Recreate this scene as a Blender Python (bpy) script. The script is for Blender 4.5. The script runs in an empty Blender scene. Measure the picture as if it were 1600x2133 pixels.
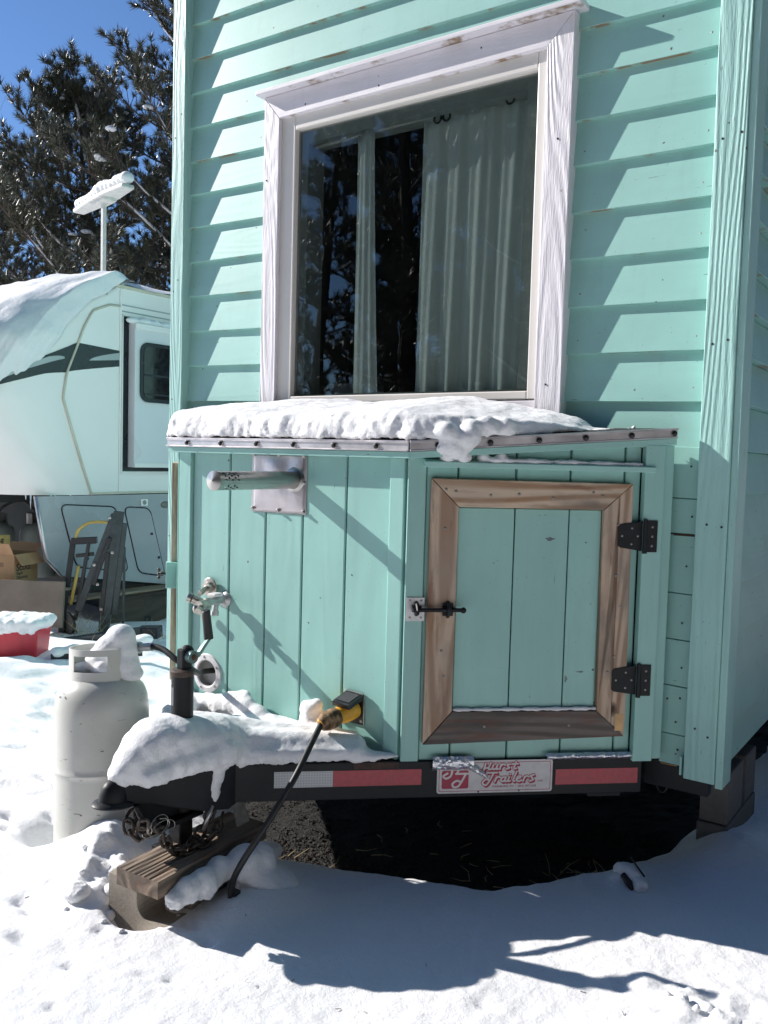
import bpy, bmesh, math, random
import numpy as np
from mathutils import Vector, Matrix, noise
random.seed(7); np.random.seed(7)
sc = bpy.context.scene
COL = sc.collection
R = math.radians
# ------------------------------------------------------------------ camera, light, exposure
cam_d = bpy.data.cameras.new('camera'); cam = bpy.data.objects.new('camera', cam_d); COL.objects.link(cam)
YAW, PITCH, ROLL = R(-34.94), R(-3.52), R(1.555)
_f = Vector((math.sin(YAW)*math.cos(PITCH), math.cos(YAW)*math.cos(PITCH), math.sin(PITCH)))
_r = Vector((math.cos(YAW), -math.sin(YAW), 0)); _u = _r.cross(_f)
_r2 = math.cos(ROLL)*_r + math.sin(ROLL)*_u; _u2 = -math.sin(ROLL)*_r + math.cos(ROLL)*_u
cam.matrix_world = Matrix.Translation((0, -2.85, 1.45)) @ Matrix((_r2, _u2, -_f)).transposed().to_4x4()
cam_d.sensor_fit = 'HORIZONTAL'; cam_d.sensor_width = 36; cam_d.lens = 36*1822.5/1600
cam_d.clip_start = .05; cam_d.clip_end = 600
sc.camera = cam
SUN = Vector((1, .26, -.585)).normalized()
w = bpy.data.worlds.new('World'); sc.world = w; w.use_nodes = True
wn = w.node_tree; bg = wn.nodes['Background']
sky = wn.nodes.new('ShaderNodeTexSky'); sky.sky_type = 'NISHITA'; sky.sun_disc = False
sky.sun_elevation = math.asin(-SUN.z); sky.sun_rotation = math.atan2(-SUN.x, -SUN.y)
sky.altitude = 1800; sky.air_density = 1.0; sky.dust_density = .3; sky.ozone_density = 6.5
wn.links.new(sky.outputs[0], bg.inputs[0]); bg.inputs[1].default_value = .10
sl = bpy.data.lights.new('sun', 'SUN'); sl.energy = 5.0; sl.angle = R(.53); sl.color = (1, .955, .90)
sun = bpy.data.objects.new('sun', sl); COL.objects.link(sun); sun.rotation_euler = SUN.to_track_quat('-Z', 'Y').to_euler()
sun.location = (-8, -4, 6)
vs = sc.view_settings; vs.view_transform = 'Standard'; vs.look = 'None'; vs.gamma = 1; vs.use_curve_mapping = False
vs.exposure = .60
sc.cycles.max_bounces = 8; sc.cycles.transparent_max_bounces = 12

# ------------------------------------------------------------------ materials
def new_mat(name):
    m = bpy.data.materials.new(name); m.use_nodes = True
    nt = m.node_tree; b = nt.nodes['Principled BSDF']
    return m, nt, b
def N(nt, t, **k):
    n = nt.nodes.new(t)
    for a, v in k.items():
        if a in ('inputs',):
            for i, x in v.items(): n.inputs[i].default_value = x
        else: setattr(n, a, v)
    return n
def L(nt, a, b): nt.links.new(a, b)
def coords(nt, scale=(1, 1, 1), rnd=True):
    tc = N(nt, 'ShaderNodeTexCoord'); mp = N(nt, 'ShaderNodeMapping'); mp.inputs['Scale'].default_value = scale
    if rnd:
        oi = N(nt, 'ShaderNodeObjectInfo'); mu = N(nt, 'ShaderNodeVectorMath', operation='SCALE'); cv = N(nt, 'ShaderNodeCombineXYZ')
        for i in range(3): L(nt, oi.outputs['Random'], cv.inputs[i])
        L(nt, cv.outputs[0], mu.inputs[0]); mu.inputs['Scale'].default_value = 37.0
        ad = N(nt, 'ShaderNodeVectorMath', operation='ADD'); L(nt, tc.outputs['Object'], ad.inputs[0]); L(nt, mu.outputs[0], ad.inputs[1])
        L(nt, ad.outputs[0], mp.inputs[0])
    else: L(nt, tc.outputs['Object'], mp.inputs[0])
    return mp.outputs[0]
def ramp(nt, src, stops):
    r = N(nt, 'ShaderNodeValToRGB'); el = r.color_ramp.elements
    while len(el) < len(stops): el.new(.5)
    for e, (p, c) in zip(el, stops):
        e.position = p; e.color = (c if len(c) == 4 else (*c, 1)) if not isinstance(c, (int, float)) else (c, c, c, 1)
    L(nt, src, r.inputs[0]); return r.outputs[0]
def mixc(nt, fac, a, b, mode='MIX'):
    m = N(nt, 'ShaderNodeMix', data_type='RGBA', blend_type=mode)
    for s, v in ((0, fac), (6, a), (7, b)):
        if hasattr(v, 'links'): L(nt, v, m.inputs[s])
        else: m.inputs[s].default_value = v if s == 0 else (*v, 1)
    return m.outputs[2]
def noise_t(nt, vec, scale, detail=4, rough=.55, dist=0):
    n = N(nt, 'ShaderNodeTexNoise'); n.inputs['Scale'].default_value = scale; n.inputs['Detail'].default_value = detail
    n.inputs['Roughness'].default_value = rough; n.inputs['Distortion'].default_value = dist
    L(nt, vec, n.inputs['Vector']); return n.outputs['Fac']
def math_(nt, op, a, b=None):
    m = N(nt, 'ShaderNodeMath', operation=op)
    for i, v in enumerate((a, b)):
        if v is None: continue
        if hasattr(v, 'links'): L(nt, v, m.inputs[i])
        else: m.inputs[i].default_value = v
    return m.outputs[0]
def bump(nt, b, h, strength, dist, prev=None):
    n = N(nt, 'ShaderNodeBump'); n.inputs['Strength'].default_value = strength; n.inputs['Distance'].default_value = dist
    L(nt, h, n.inputs['Height'])
    if prev is not None: L(nt, prev, n.inputs['Normal'])
    L(nt, n.outputs[0], b.inputs['Normal']); return n.outputs[0]
def grain_h(nt, axis, freq=26, stretch=.55, cross=5.5):
    sc3 = {'x': (stretch, cross, cross), 'y': (cross, stretch, cross), 'z': (cross, cross, stretch)}[axis]
    v = coords(nt, sc3); n = N(nt, 'ShaderNodeTexNoise'); n.inputs['Scale'].default_value = 1.0; n.inputs['Detail'].default_value = 1.6; n.inputs['Roughness'].default_value = .35
    L(nt, v, n.inputs['Vector'])
    sp = N(nt, 'ShaderNodeSeparateXYZ'); L(nt, v, sp.inputs[0]); cr = sp.outputs[{'x': 2, 'y': 0, 'z': 0}[axis]]
    t = math_(nt, 'ADD', math_(nt, 'MULTIPLY', n.outputs['Fac'], freq*6.283*.9), math_(nt, 'MULTIPLY', cr, freq*.55))
    return math_(nt, 'ADD', math_(nt, 'MULTIPLY', math_(nt, 'SINE', t), .5), .5)
GA = {'x': (1, 9, 9), 'y': (9, 1, 9), 'z': (9, 9, 1)}
def painted(name, col, grain='z', relief=.25, rough=.42, dirt=.35, chips=True, chipcol=(.09, .075, .055), gscale=14):
    m, nt, b = new_mat(name)
    v = coords(nt); vg = coords(nt, GA[grain])
    n1 = noise_t(nt, v, 3.5, 5); n2 = noise_t(nt, vg, 2.2, 4)
    c = mixc(nt, ramp(nt, n1, [(.3, 0), (.75, 1)]), tuple(x*.90 for x in col), tuple(min(1, x*1.06) for x in col))
    c = mixc(nt, math_(nt, 'MULTIPLY', ramp(nt, n2, [(.45, 0), (.75, 1)]), dirt*.5), c, tuple(x*.66+.02 for x in col))
    oi = N(nt, 'ShaderNodeObjectInfo'); c = mixc(nt, math_(nt, 'MULTIPLY', oi.outputs['Random'], .35), c, tuple(x*.80+.04 for x in col))
    if chips:
        vo = N(nt, 'ShaderNodeTexVoronoi'); vo.inputs['Scale'].default_value = 13; L(nt, v, vo.inputs['Vector'])
        gate = ramp(nt, noise_t(nt, v, 5.3, 2), [(.46, 0), (.53, 1)])
        sp = ramp(nt, math_(nt, 'ADD', vo.outputs['Distance'], math_(nt, 'MULTIPLY', noise_t(nt, v, 90, 2), .10)), [(.085, 1), (.115, 0)])
        f = math_(nt, 'MULTIPLY', gate, sp)
        ng = noise_t(nt, coords(nt, tuple(2.2*a for a in GA[grain])), 4.5, 5, .7)
        wear = math_(nt, 'MULTIPLY', ramp(nt, ng, [(.69, 0), (.72, 1)]), .8)
        f = math_(nt, 'MAXIMUM', f, wear)
        c = mixc(nt, f, c, chipcol)
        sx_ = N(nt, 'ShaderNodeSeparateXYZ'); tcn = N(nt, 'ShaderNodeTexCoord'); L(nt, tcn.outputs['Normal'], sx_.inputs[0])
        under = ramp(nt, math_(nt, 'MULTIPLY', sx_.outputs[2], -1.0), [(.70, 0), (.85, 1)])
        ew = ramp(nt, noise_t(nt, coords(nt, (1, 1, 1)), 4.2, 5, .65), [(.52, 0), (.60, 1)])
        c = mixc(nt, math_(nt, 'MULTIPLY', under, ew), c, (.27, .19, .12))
        st = ramp(nt, noise_t(nt, coords(nt, (7, 7, .8)), 2.6, 5, .6), [(.56, 0), (.80, .30)])
        c = mixc(nt, st, c, tuple(x*.55+.05 for x in col))
        spk = ramp(nt, noise_t(nt, v, 140, 2, .5), [(.735, 0), (.76, .6)])
        c = mixc(nt, spk, c, (.10, .13, .11))
    L(nt, c, b.inputs['Base Color']); b.inputs['Roughness'].default_value = rough
    hh = math_(nt, 'ADD', math_(nt, 'MULTIPLY', grain_h(nt, grain, gscale), .7), noise_t(nt, vg, 22, 3))
    p = bump(nt, b, hh, relief, .0025)
    bump(nt, b, noise_t(nt, v, 60, 4, .6), .18, .0012, p)
    return m
TEAL = (.32, .585, .53)
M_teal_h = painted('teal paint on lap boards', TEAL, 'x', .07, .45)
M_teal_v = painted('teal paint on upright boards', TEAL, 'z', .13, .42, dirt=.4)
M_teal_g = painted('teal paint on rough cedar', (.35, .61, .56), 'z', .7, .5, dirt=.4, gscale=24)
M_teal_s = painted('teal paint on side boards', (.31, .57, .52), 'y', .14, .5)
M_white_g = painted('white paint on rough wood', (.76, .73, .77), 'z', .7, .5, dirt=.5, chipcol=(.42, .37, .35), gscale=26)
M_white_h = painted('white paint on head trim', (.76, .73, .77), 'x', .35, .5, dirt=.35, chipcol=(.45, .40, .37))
def simple(name, col, rough=.5, metal=0, n=0, nscale=20, bs=0, bd=.001, spec=.5, vary=.12, coat=0):
    m, nt, b = new_mat(name); b.inputs['Roughness'].default_value = rough; b.inputs['Metallic'].default_value = metal
    b.inputs['Specular IOR Level'].default_value = spec; b.inputs['Coat Weight'].default_value = coat
    v = coords(nt); nn = noise_t(nt, v, nscale, 4)
    c = mixc(nt, ramp(nt, nn, [(.3, 0), (.7, 1)]), tuple(x*(1-vary) for x in col), tuple(min(1, x*(1+vary)) for x in col))
    L(nt, c, b.inputs['Base Color'])
    L(nt, ramp(nt, nn, [(.2, max(0, rough-.1)), (.8, min(1, rough+.1))]), b.inputs['Roughness'])
    if bs: bump(nt, b, noise_t(nt, v, nscale*1.7, 5, .6), bs, bd)
    return m
M_vinyl = simple('cream vinyl', (.70, .67, .63), .35, nscale=3, vary=.03)
M_black = simple('black painted steel', (.011, .012, .014), .5, nscale=30, bs=.25, bd=.001, vary=.4, spec=.3)
M_blackp = simple('black plastic', (.018, .018, .020), .35, nscale=40, bs=.1)
M_rubber = simple('black rubber', (.014, .014, .014), .5, nscale=30)
M_steel = simple('stainless steel', (.46, .44, .42), .34, 1, nscale=6, vary=.18)
M_crump = simple('dented steel sheet', (.50, .46, .47), .36, 1, nscale=4, bs=.25, bd=.012, vary=.12)
M_foil = simple('crumpled foil', (.92, .92, .94), .30, 1, nscale=30, bs=.9, bd=.008, vary=.05)
M_galv = simple('zinc', (.50, .50, .50), .42, .9, nscale=30, vary=.25, bs=.2)
M_brass = simple('tarnished nickel', (.50, .46, .41), .34, .9, nscale=60, vary=.35, bs=.4, bd=.001)
M_alu = simple('aluminium edging', (.66, .62, .62), .36, .85, nscale=12, vary=.15, bs=.15)
M_chain = simple('rusty chain steel', (.085, .070, .058), .55, .6, nscale=90, vary=.55, bs=.5)
M_ring = simple('white plastic ring', (.74, .71, .72), .4, nscale=40, vary=.1, bs=.1)
M_grey = simple('grey duct plastic', (.30, .29, .28), .5)
M_yel = simple('yellow rubber plug', (.72, .36, .035), .42, nscale=14, vary=.22, bs=.2)
M_dark = simple('dark interior', (.03, .035, .035), .9)
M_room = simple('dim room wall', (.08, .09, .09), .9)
M_membr = simple('roof membrane', (.02, .018, .018), .8)
M_hoist = simple('dark grey hoist paint', (.040, .050, .055), .4, nscale=25, vary=.35, coat=.1)
M_hoistb = simple('black hoist paint', (.015, .015, .017), .35, nscale=25)
M_hy = simple('yellow handle', (.55, .38, .10), .5, nscale=20, vary=.2)
M_red = simple('red cooler plastic', (.50, .022, .04), .4, nscale=10)
M_coolw = simple('white cooler plastic', (.75, .75, .76), .45)
M_card = simple('cardboard', (.40, .24, .13), .85, nscale=9, vary=.12)
M_cardd = simple('weathered brown panel', (.24, .19, .155), .8, nscale=2.5, vary=.3, bs=.2)
M_print = simple('dark print', (.07, .05, .05), .8)
M_blackprint = simple('black lettering', (.015, .015, .015), .6)
M_yellabel = simple('yellow label', (.62, .55, .22), .6)
M_gtank = simple('grey tank paint', (.20, .23, .22), .5, nscale=5)
M_rvw = simple('white camper fibreglass', (.90, .86, .85), .22, nscale=.8, vary=.05, coat=.25)
M_rvg = simple('grey camper panel', (.40, .41, .44), .25, nscale=1.2, vary=.08, coat=.2)
M_rvt = simple('yellowed camper moulding', (.60, .56, .46), .45, nscale=10)
M_decal = simple('black swoosh decal', (.012, .016, .024), .25, nscale=4)
M_decals = simple('silver swoosh decal', (.42, .46, .47), .25, nscale=4)
M_tint = simple('tinted glass', (.010, .012, .015), .06, spec=.6, vary=.02)
M_antw = simple('white antenna plastic', (.62, .62, .58), .5)
M_tape_r = simple('red reflective tape', (.42, .045, .06), .35, nscale=60, vary=.15)
M_plw = simple('white sign paint', (.62, .60, .60), .4, nscale=35, vary=.1)
M_plr = simple('red sign paint', (.38, .02, .055), .45, nscale=30)
M_screw = simple('screw head', (.30, .29, .27), .4, .8)
M_twig = simple('grey bark twigs', (.16, .13, .12), .8)
M_straw = simple('dry straw', (.42, .33, .19), .8, nscale=30, vary=.3)
M_ice = simple('icicle', (.8, .85, .9), .1, spec=.8)
m, nt, b = new_mat('white reflective tape'); M_tape_w = m
v = coords(nt, rnd=False); ck = N(nt, 'ShaderNodeTexChecker'); ck.inputs['Scale'].default_value = 170
mr = N(nt, 'ShaderNodeMapping'); mr.inputs['Rotation'].default_value = (0, R(45), 0); L(nt, v, mr.inputs[0]); L(nt, mr.outputs[0], ck.inputs['Vector'])
ck.inputs[1].default_value = (.40, .41, .42, 1); ck.inputs[2].default_value = (.52, .53, .54, 1); L(nt, ck.outputs[0], b.inputs['Base Color']); b.inputs['Roughness'].default_value = .3
# tank paint
m, nt, b = new_mat('cream tank paint'); M_tank = m
v = coords(nt, rnd=False); n1 = noise_t(nt, v, 5, 5)
c = mixc(nt, ramp(nt, n1, [(.35, 0), (.7, 1)]), (.50, .50, .455), (.58, .58, .545))
ns = noise_t(nt, coords(nt, (1, 1, 3.4), False), 17, 5, .62, 1.2)
c = mixc(nt, ramp(nt, ns, [(.655, 0), (.675, 1)]), c, (.12, .09, .05))
c = mixc(nt, math_(nt, 'MULTIPLY', ramp(nt, noise_t(nt, v, 9, 5), [(.5, 0), (.7, 1)]), .35), c, (.44, .43, .40))
L(nt, c, b.inputs['Base Color']); b.inputs['Roughness'].default_value = .35; bump(nt, b, noise_t(nt, v, 12, 3), .15, .004)
# snow
def snow_mat(name, g=1.0, col=(.86, .865, .88)):
    m, nt, b = new_mat(name)
    v = coords(nt, rnd=False)
    b.inputs['Base Color'].default_value = (*col, 1); b.inputs['Roughness'].default_value = .62
    b.inputs['Specular IOR Level'].default_value = .35
    b.inputs['Subsurface Weight'].default_value = .25; b.inputs['Subsurface Radius'].default_value = (.9, .95, 1.0); b.inputs['Subsurface Scale'].default_value = .012
    p = bump(nt, b, noise_t(nt, v, 30, 7, .68), .55*g, .012)
    p2 = bump(nt, b, noise_t(nt, v, 420, 3, .7), .5*g, .0016, p)
    vo = N(nt, 'ShaderNodeTexVoronoi'); vo.inputs['Scale'].default_value = 300; L(nt, v, vo.inputs['Vector'])
    sep = N(nt, 'ShaderNodeSeparateColor'); L(nt, vo.outputs['Color'], sep.inputs[0])
    L(nt, ramp(nt, sep.outputs[0], [(.975, .62), (.985, .12)]), b.inputs['Roughness'])
    return m
M_snow = snow_mat('packed snow')
M_snowc = snow_mat('snow caps', 1.0)
M_snowfar = simple('distant snow', (.84, .85, .87), .7, nscale=3, vary=.02, bs=.6, bd=.05)
# weathered wood
def wood(name, axis, a, b_, gray=(.20, .17, .155), gamt=.5, relief=.5, sc_=1.0):
    m, nt, b = new_mat(name)
    vg = coords(nt, tuple(x*sc_ for x in GA[axis])); v = coords(nt)
    gh = grain_h(nt, axis, 13)
    c = mixc(nt, ramp(nt, gh, [(.25, 0), (.9, 1)]), a, b_)
    c = mixc(nt, math_(nt, 'MULTIPLY', ramp(nt, noise_t(nt, v, 4.5, 4), [(.35, 0), (.65, 1)]), gamt), c, gray)
    blot = ramp(nt, noise_t(nt, coords(nt, tuple({9: 2.2, 1: 1.0}[k] for k in GA[axis])), 3.1, 4, .6), [(.52, 0), (.72, .75)])
    c = mixc(nt, blot, c, tuple(x*.45 for x in gray))
    ws = ramp(nt, noise_t(nt, vg, 3.6, 5, .65), [(.54, 0), (.68, 1)])
    c = mixc(nt, math_(nt, 'MULTIPLY', ws, .55), c, (.16, .055, .02))
    vo = N(nt, 'ShaderNodeTexVoronoi'); vo.inputs['Scale'].default_value = 5.2; vo.inputs['Randomness'].default_value = 1
    L(nt, coords(nt, tuple({9: 1.5, 1: .8}[k] for k in GA[axis])), vo.inputs['Vector'])
    kn = ramp(nt, math_(nt, 'ADD', vo.outputs['Distance'], math_(nt, 'MULTIPLY', noise_t(nt, v, 40, 3), .06)), [(.06, 1), (.12, .5), (.15, 0)])
    c = mixc(nt, kn, c, (.055, .035, .025))
    L(nt, c, b.inputs['Base Color']); b.inputs['Roughness'].default_value = .75
    bump(nt, b, math_(nt, 'ADD', gh, noise_t(nt, vg, 18, 4)), relief, .002)
    return m
M_woodx = wood('weathered fir rail', 'x', (.62, .48, .35), (.36, .215, .12), (.44, .36, .29), .45)
M_woodz = wood('weathered fir stile', 'z', (.58, .44, .32), (.33, .20, .12), (.36, .30, .25), .6)
M_woodd = wood('grey weathered rail', 'x', (.19, .155, .135), (.10, .08, .068), (.14, .12, .11), .6)
M_woody = wood('split grey plank', 'y', (.27, .20, .145), (.13, .095, .07), (.20, .165, .135), .5, .9, 1.4)
M_woodb = wood('dark skirting timber', 'y', (.085, .065, .05), (.055, .042, .034), (.07, .06, .05), .5)
M_woodl = wood('pale plank', 'y', (.36, .27, .18), (.28, .2, .13))
m, nt, b = new_mat('concrete block'); M_conc = m
v = coords(nt); c = mixc(nt, ramp(nt, noise_t(nt, v, 9, 6), [(.3, 0), (.7, 1)]), (.26, .225, .185), (.38, .335, .28))
c = mixc(nt, math_(nt, 'MULTIPLY', ramp(nt, noise_t(nt, v, 150, 2), [(.62, 0), (.7, 1)]), .6), c, (.12, .10, .085))
L(nt, c, b.inputs['Base Color']); b.inputs['Roughness'].default_value = .9; bump(nt, b, noise_t(nt, v, 130, 5, .7), .8, .003)
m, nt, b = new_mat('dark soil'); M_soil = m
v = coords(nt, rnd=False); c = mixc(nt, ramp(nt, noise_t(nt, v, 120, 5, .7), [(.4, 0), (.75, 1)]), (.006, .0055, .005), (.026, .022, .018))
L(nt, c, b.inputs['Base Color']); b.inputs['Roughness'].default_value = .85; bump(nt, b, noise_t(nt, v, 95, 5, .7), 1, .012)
M_pebble = simple('dark gravel', (.030, .026, .023), .9, nscale=40, vary=.7)
# glass: fresnel mix of clear and mirror
m = bpy.data.materials.new('window glass'); m.use_nodes = True; nt = m.node_tree; nt.nodes.remove(nt.nodes['Principled BSDF']); M_glass = m
tr = N(nt, 'ShaderNodeBsdfTransparent'); tr.inputs[0].default_value = (.73, .76, .75, 1); gl = N(nt, 'ShaderNodeBsdfGlossy'); gl.inputs['Roughness'].default_value = .004
fr = N(nt, 'ShaderNodeLayerWeight'); fr.inputs['Blend'].default_value = .5; mx = N(nt, 'ShaderNodeMixShader')
bpn = N(nt, 'ShaderNodeBump'); bpn.inputs['Strength'].default_value = .05; bpn.inputs['Distance'].default_value = .01
L(nt, noise_t(nt, coords(nt, rnd=False), 2.2, 2), bpn.inputs['Height']); L(nt, bpn.outputs[0], gl.inputs['Normal'])
L(nt, math_(nt, 'ADD', math_(nt, 'MULTIPLY', math_(nt, 'POWER', fr.outputs['Facing'], 4.0), .93), .07), mx.inputs[0]); L(nt, tr.outputs[0], mx.inputs[1]); L(nt, gl.outputs[0], mx.inputs[2])
L(nt, mx.outputs[0], nt.nodes['Material Output'].inputs[0])
m, nt, b = new_mat('pale green curtain'); M_curt = m
b.inputs['Base Color'].default_value = (.60, .67, .65, 1); b.inputs['Roughness'].default_value = .9
bump(nt, b, noise_t(nt, coords(nt), 300, 2), .2, .001)
m, nt, b = new_mat('pine needles'); M_need = m
geo = N(nt, 'ShaderNodeNewGeometry')
c = ramp(nt, geo.outputs['Random Per Island'], [(0, (.024, .034, .020)), (.5, (.062, .070, .040)), (1, (.15, .145, .095))])
L(nt, c, b.inputs['Base Color']); b.inputs['Roughness'].default_value = .38; b.inputs['Specular IOR Level'].default_value = .7
M_bark = simple('pine bark', (.085, .065, .055), .85, nscale=12, vary=.4, bs=.8, bd=.02)

# ------------------------------------------------------------------ mesh helpers
WM = {}
class MB:
    def __init__(s): s.v = []; s.f = []; s.mi = []
    def add(s, vs, fs, mi=0):
        o = len(s.v); s.v += [tuple(p) for p in vs]; s.f += [tuple(o+i for i in f) for f in fs]; s.mi += [mi]*len(fs); return s
    def box(s, x0, x1, y0, y1, z0, z1, mi=0, T=None):
        vs = [Vector((x, y, z)) for x in (x0, x1) for y in (y0, y1) for z in (z0, z1)]
        if T is not None: vs = [T @ p for p in vs]
        return s.add(vs, [(0, 1, 3, 2), (4, 6, 7, 5), (0, 4, 5, 1), (2, 3, 7, 6), (0, 2, 6, 4), (1, 5, 7, 3)], mi)
    def prism(s, poly, axis, a, b, mi=0):
        """polygon of 2-D points extruded along axis from a to b"""
        n = len(poly)
        def P(p, t):
            return {'x': (t, p[0], p[1]), 'y': (p[0], t, p[1]), 'z': (p[0], p[1], t)}[axis]
        ar = sum(poly[i][0]*poly[(i+1) % n][1]-poly[(i+1) % n][0]*poly[i][1] for i in range(n))
        flip = (ar > 0) != (axis == 'y')
        if (a > b): flip = not flip
        vs = [P(p, a) for p in poly]+[P(p, b) for p in poly]
        fs = [tuple(range(n)), tuple(range(2*n-1, n-1, -1))] + [(i, i+n, (i+1) % n+n, (i+1) % n) for i in range(n)]
        if flip: fs = [tuple(reversed(f)) for f in fs]
        return s.add(vs, fs, mi)
    def tube(s, pts, r, n=10, mi=0, cap=True, closed=False, flat=1.0):
        pts = [Vector(p) for p in pts]; m = len(pts)
        rs = r if isinstance(r, (list, tuple)) else [r]*m
        o = len(s.v); prev = None
        for i, p in enumerate(pts):
            if closed: t = pts[(i+1) % m]-pts[i-1]
            else: t = pts[min(i+1, m-1)]-pts[max(i-1, 0)]
            t.normalize()
            if prev is None:
                a = t.orthogonal().normalized()
            else:
                a = prev-t*prev.dot(t)
                if a.length < 1e-6: a = t.orthogonal()
                a.normalize()
            prev = a; bb = t.cross(a)
            for k in range(n):
                an = 2*math.pi*k/n; q = p+(a*math.cos(an)+bb*math.sin(an)*flat)*rs[i]; s.v.append(tuple(q))
        mm = m if closed else m-1
        for i in range(mm):
            j = (i+1) % m
            for k in range(n):
                k2 = (k+1) % n; s.f.append((o+i*n+k, o+i*n+k2, o+j*n+k2, o+j*n+k)); s.mi.append(mi)
        if cap and not closed:
            s.f.append(tuple(o+k for k in reversed(range(n)))); s.f.append(tuple(o+(m-1)*n+k for k in range(n))); s.mi += [mi, mi]
        return s
    def lathe(s, prof, n=32, T=None, mi=0, a0=0, a1=2*math.pi):
        full = abs(a1-a0-2*math.pi) < 1e-6; nn = n if full else n+1
        o = len(s.v)
        for (r, z) in prof:
            for k in range(nn):
                an = a0+(a1-a0)*k/n; p = Vector((r*math.cos(an), r*math.sin(an), z)); s.v.append(tuple(T @ p if T is not None else p))
        for i in range(len(prof)-1):
            for k in range(n if full else n):
                k2 = (k+1) % nn; s.f.append((o+i*nn+k, o+i*nn+k2, o+(i+1)*nn+k2, o+(i+1)*nn+k)); s.mi.append(mi)
        return s
    def sphere(s, c, r, n=12, m=8, sx=1, sy=1, sz=1, mi=0):
        return s.lathe([(max(1e-5, math.sin(math.pi*i/m))*r, -math.cos(math.pi*i/m)*r) for i in range(m+1)], n, Matrix.Translation(c) @ Matrix.Diagonal((sx, sy, sz, 1)), mi)
    def build(s, name, mat, parent=None, M=None, pivot=None, bevel=0, smooth=False, seg=2, wn_=False):
        mats = mat if isinstance(mat, (list, tuple)) else [mat]
        if pivot is None:
            a = np.array(s.v); lo, hi = a.min(0), a.max(0); pivot = Vector(((lo+hi)/2).tolist())
        pivot = Vector(pivot)
        me = bpy.data.meshes.new(name); me.from_pydata([tuple(Vector(p)-pivot) for p in s.v], [], s.f)
        for x in mats: me.materials.append(x)
        if len(mats) > 1: me.polygons.foreach_set('material_index', s.mi)
        if smooth: me.polygons.foreach_set('use_smooth', [True]*len(me.polygons))
        me.update()
        o = bpy.data.objects.new(name, me); COL.objects.link(o)
        W = (M if M is not None else Matrix.Identity(4)) @ Matrix.Translation(pivot)
        place(o, parent, W)
        if bevel:
            bv = o.modifiers.new('bevel', 'BEVEL'); bv.width = bevel; bv.segments = seg; bv.limit_method = 'ANGLE'; bv.angle_limit = R(35)
        if smooth == 'auto':
            auto(o)
        return o
def auto(o, ang=40):
    me = o.data; bm = bmesh.new(); bm.from_mesh(me)
    for e in bm.edges:
        if len(e.link_faces) == 2 and e.calc_face_angle(0) > R(ang): e.smooth = False
    for f in bm.faces: f.smooth = True
    bm.to_mesh(me); bm.free()
def place(o, parent, W):
    WM[o.name] = W
    if parent is not None:
        o.parent = parent; o.matrix_local = WM[parent.name].inverted() @ W
    else: o.matrix_world = W
def tag(o, label=None, cat=None, group=None, kind=None):
    for k, v in (('label', label), ('category', cat), ('group', group), ('kind', kind)):
        if v: o[k] = v
    return o
def empty(name, loc, label, cat, group=None, rot=None):
    o = bpy.data.objects.new(name, None); COL.objects.link(o); o.empty_display_size = .1
    W = Matrix.Translation(loc)
    if rot is not None: W = W @ rot
    place(o, None, W); return tag(o, label, cat, group)
def text(s, name, mat, parent, M, size, align='LEFT', depth=.0004, sx=1.0, bold=0, shear=0):
    cu = bpy.data.curves.new(name, 'FONT'); cu.body = s; cu.size = size; cu.extrude = depth; cu.align_x = align; cu.offset = bold; cu.shear = shear; cu.resolution_u = 3
    t = bpy.data.objects.new('t', cu); COL.objects.link(t); dg = bpy.context.evaluated_depsgraph_get()
    me = bpy.data.meshes.new_from_object(t.evaluated_get(dg)); bpy.data.objects.remove(t)
    me.name = name; me.materials.clear(); me.materials.append(mat); me.transform(Matrix.Diagonal((sx, 1, 1, 1)))
    o = bpy.data.objects.new(name, me); COL.objects.link(o); place(o, parent, M); return o
def frame(origin, xdir, up=(0, 0, 1)):
    """matrix: local x = xdir, local y = up, local z = out of the surface"""
    x = Vector(xdir).normalized(); y = Vector(up).normalized(); z = x.cross(y).normalized(); y = z.cross(x)
    return Matrix.Translation(origin) @ Matrix((x, y, z)).transposed().to_4x4()
def remesh_obj(name, mb, voxel, smooth_it, mat, disp=(), parent=None, M=None, dec=None):
    o = mb.build('tmp', mat, None, pivot=(0, 0, 0))
    r = o.modifiers.new('r', 'REMESH'); r.mode = 'VOXEL'; r.voxel_size = voxel
    if smooth_it: s = o.modifiers.new('s', 'SMOOTH'); s.iterations = smooth_it; s.factor = .5
    for (ty, scale, st) in disp:
        t = bpy.data.textures.new('t', ty)
        t.noise_scale = scale
        if ty == 'CLOUDS': t.noise_depth = 3
        d = o.modifiers.new('d', 'DISPLACE'); d.texture = t; d.strength = st; d.texture_coords = 'GLOBAL'; d.mid_level = .5 if ty == 'CLOUDS' else .35
    dg = bpy.context.evaluated_depsgraph_get(); me = bpy.data.meshes.new_from_object(o.evaluated_get(dg))
    bpy.data.objects.remove(o)
    me.name = name; me.materials.clear(); me.materials.append(mat); n = len(me.vertices)
    co = np.empty(n*3, 'f'); me.vertices.foreach_get('co', co); co = co.reshape(-1, 3)
    piv = np.array([(co[:, 0].min()+co[:, 0].max())/2, (co[:, 1].min()+co[:, 1].max())/2, co[:, 2].min()]); co -= piv
    me.vertices.foreach_set('co', co.ravel()); me.polygons.foreach_set('use_smooth', [True]*len(me.polygons)); me.update()
    o = bpy.data.objects.new(name, me); COL.objects.link(o)
    place(o, parent, Matrix.Translation(piv.tolist())); return o
def rnd(a, b): return random.uniform(a, b)
def lerp_(a, b, t): return a+(b-a)*t
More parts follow.
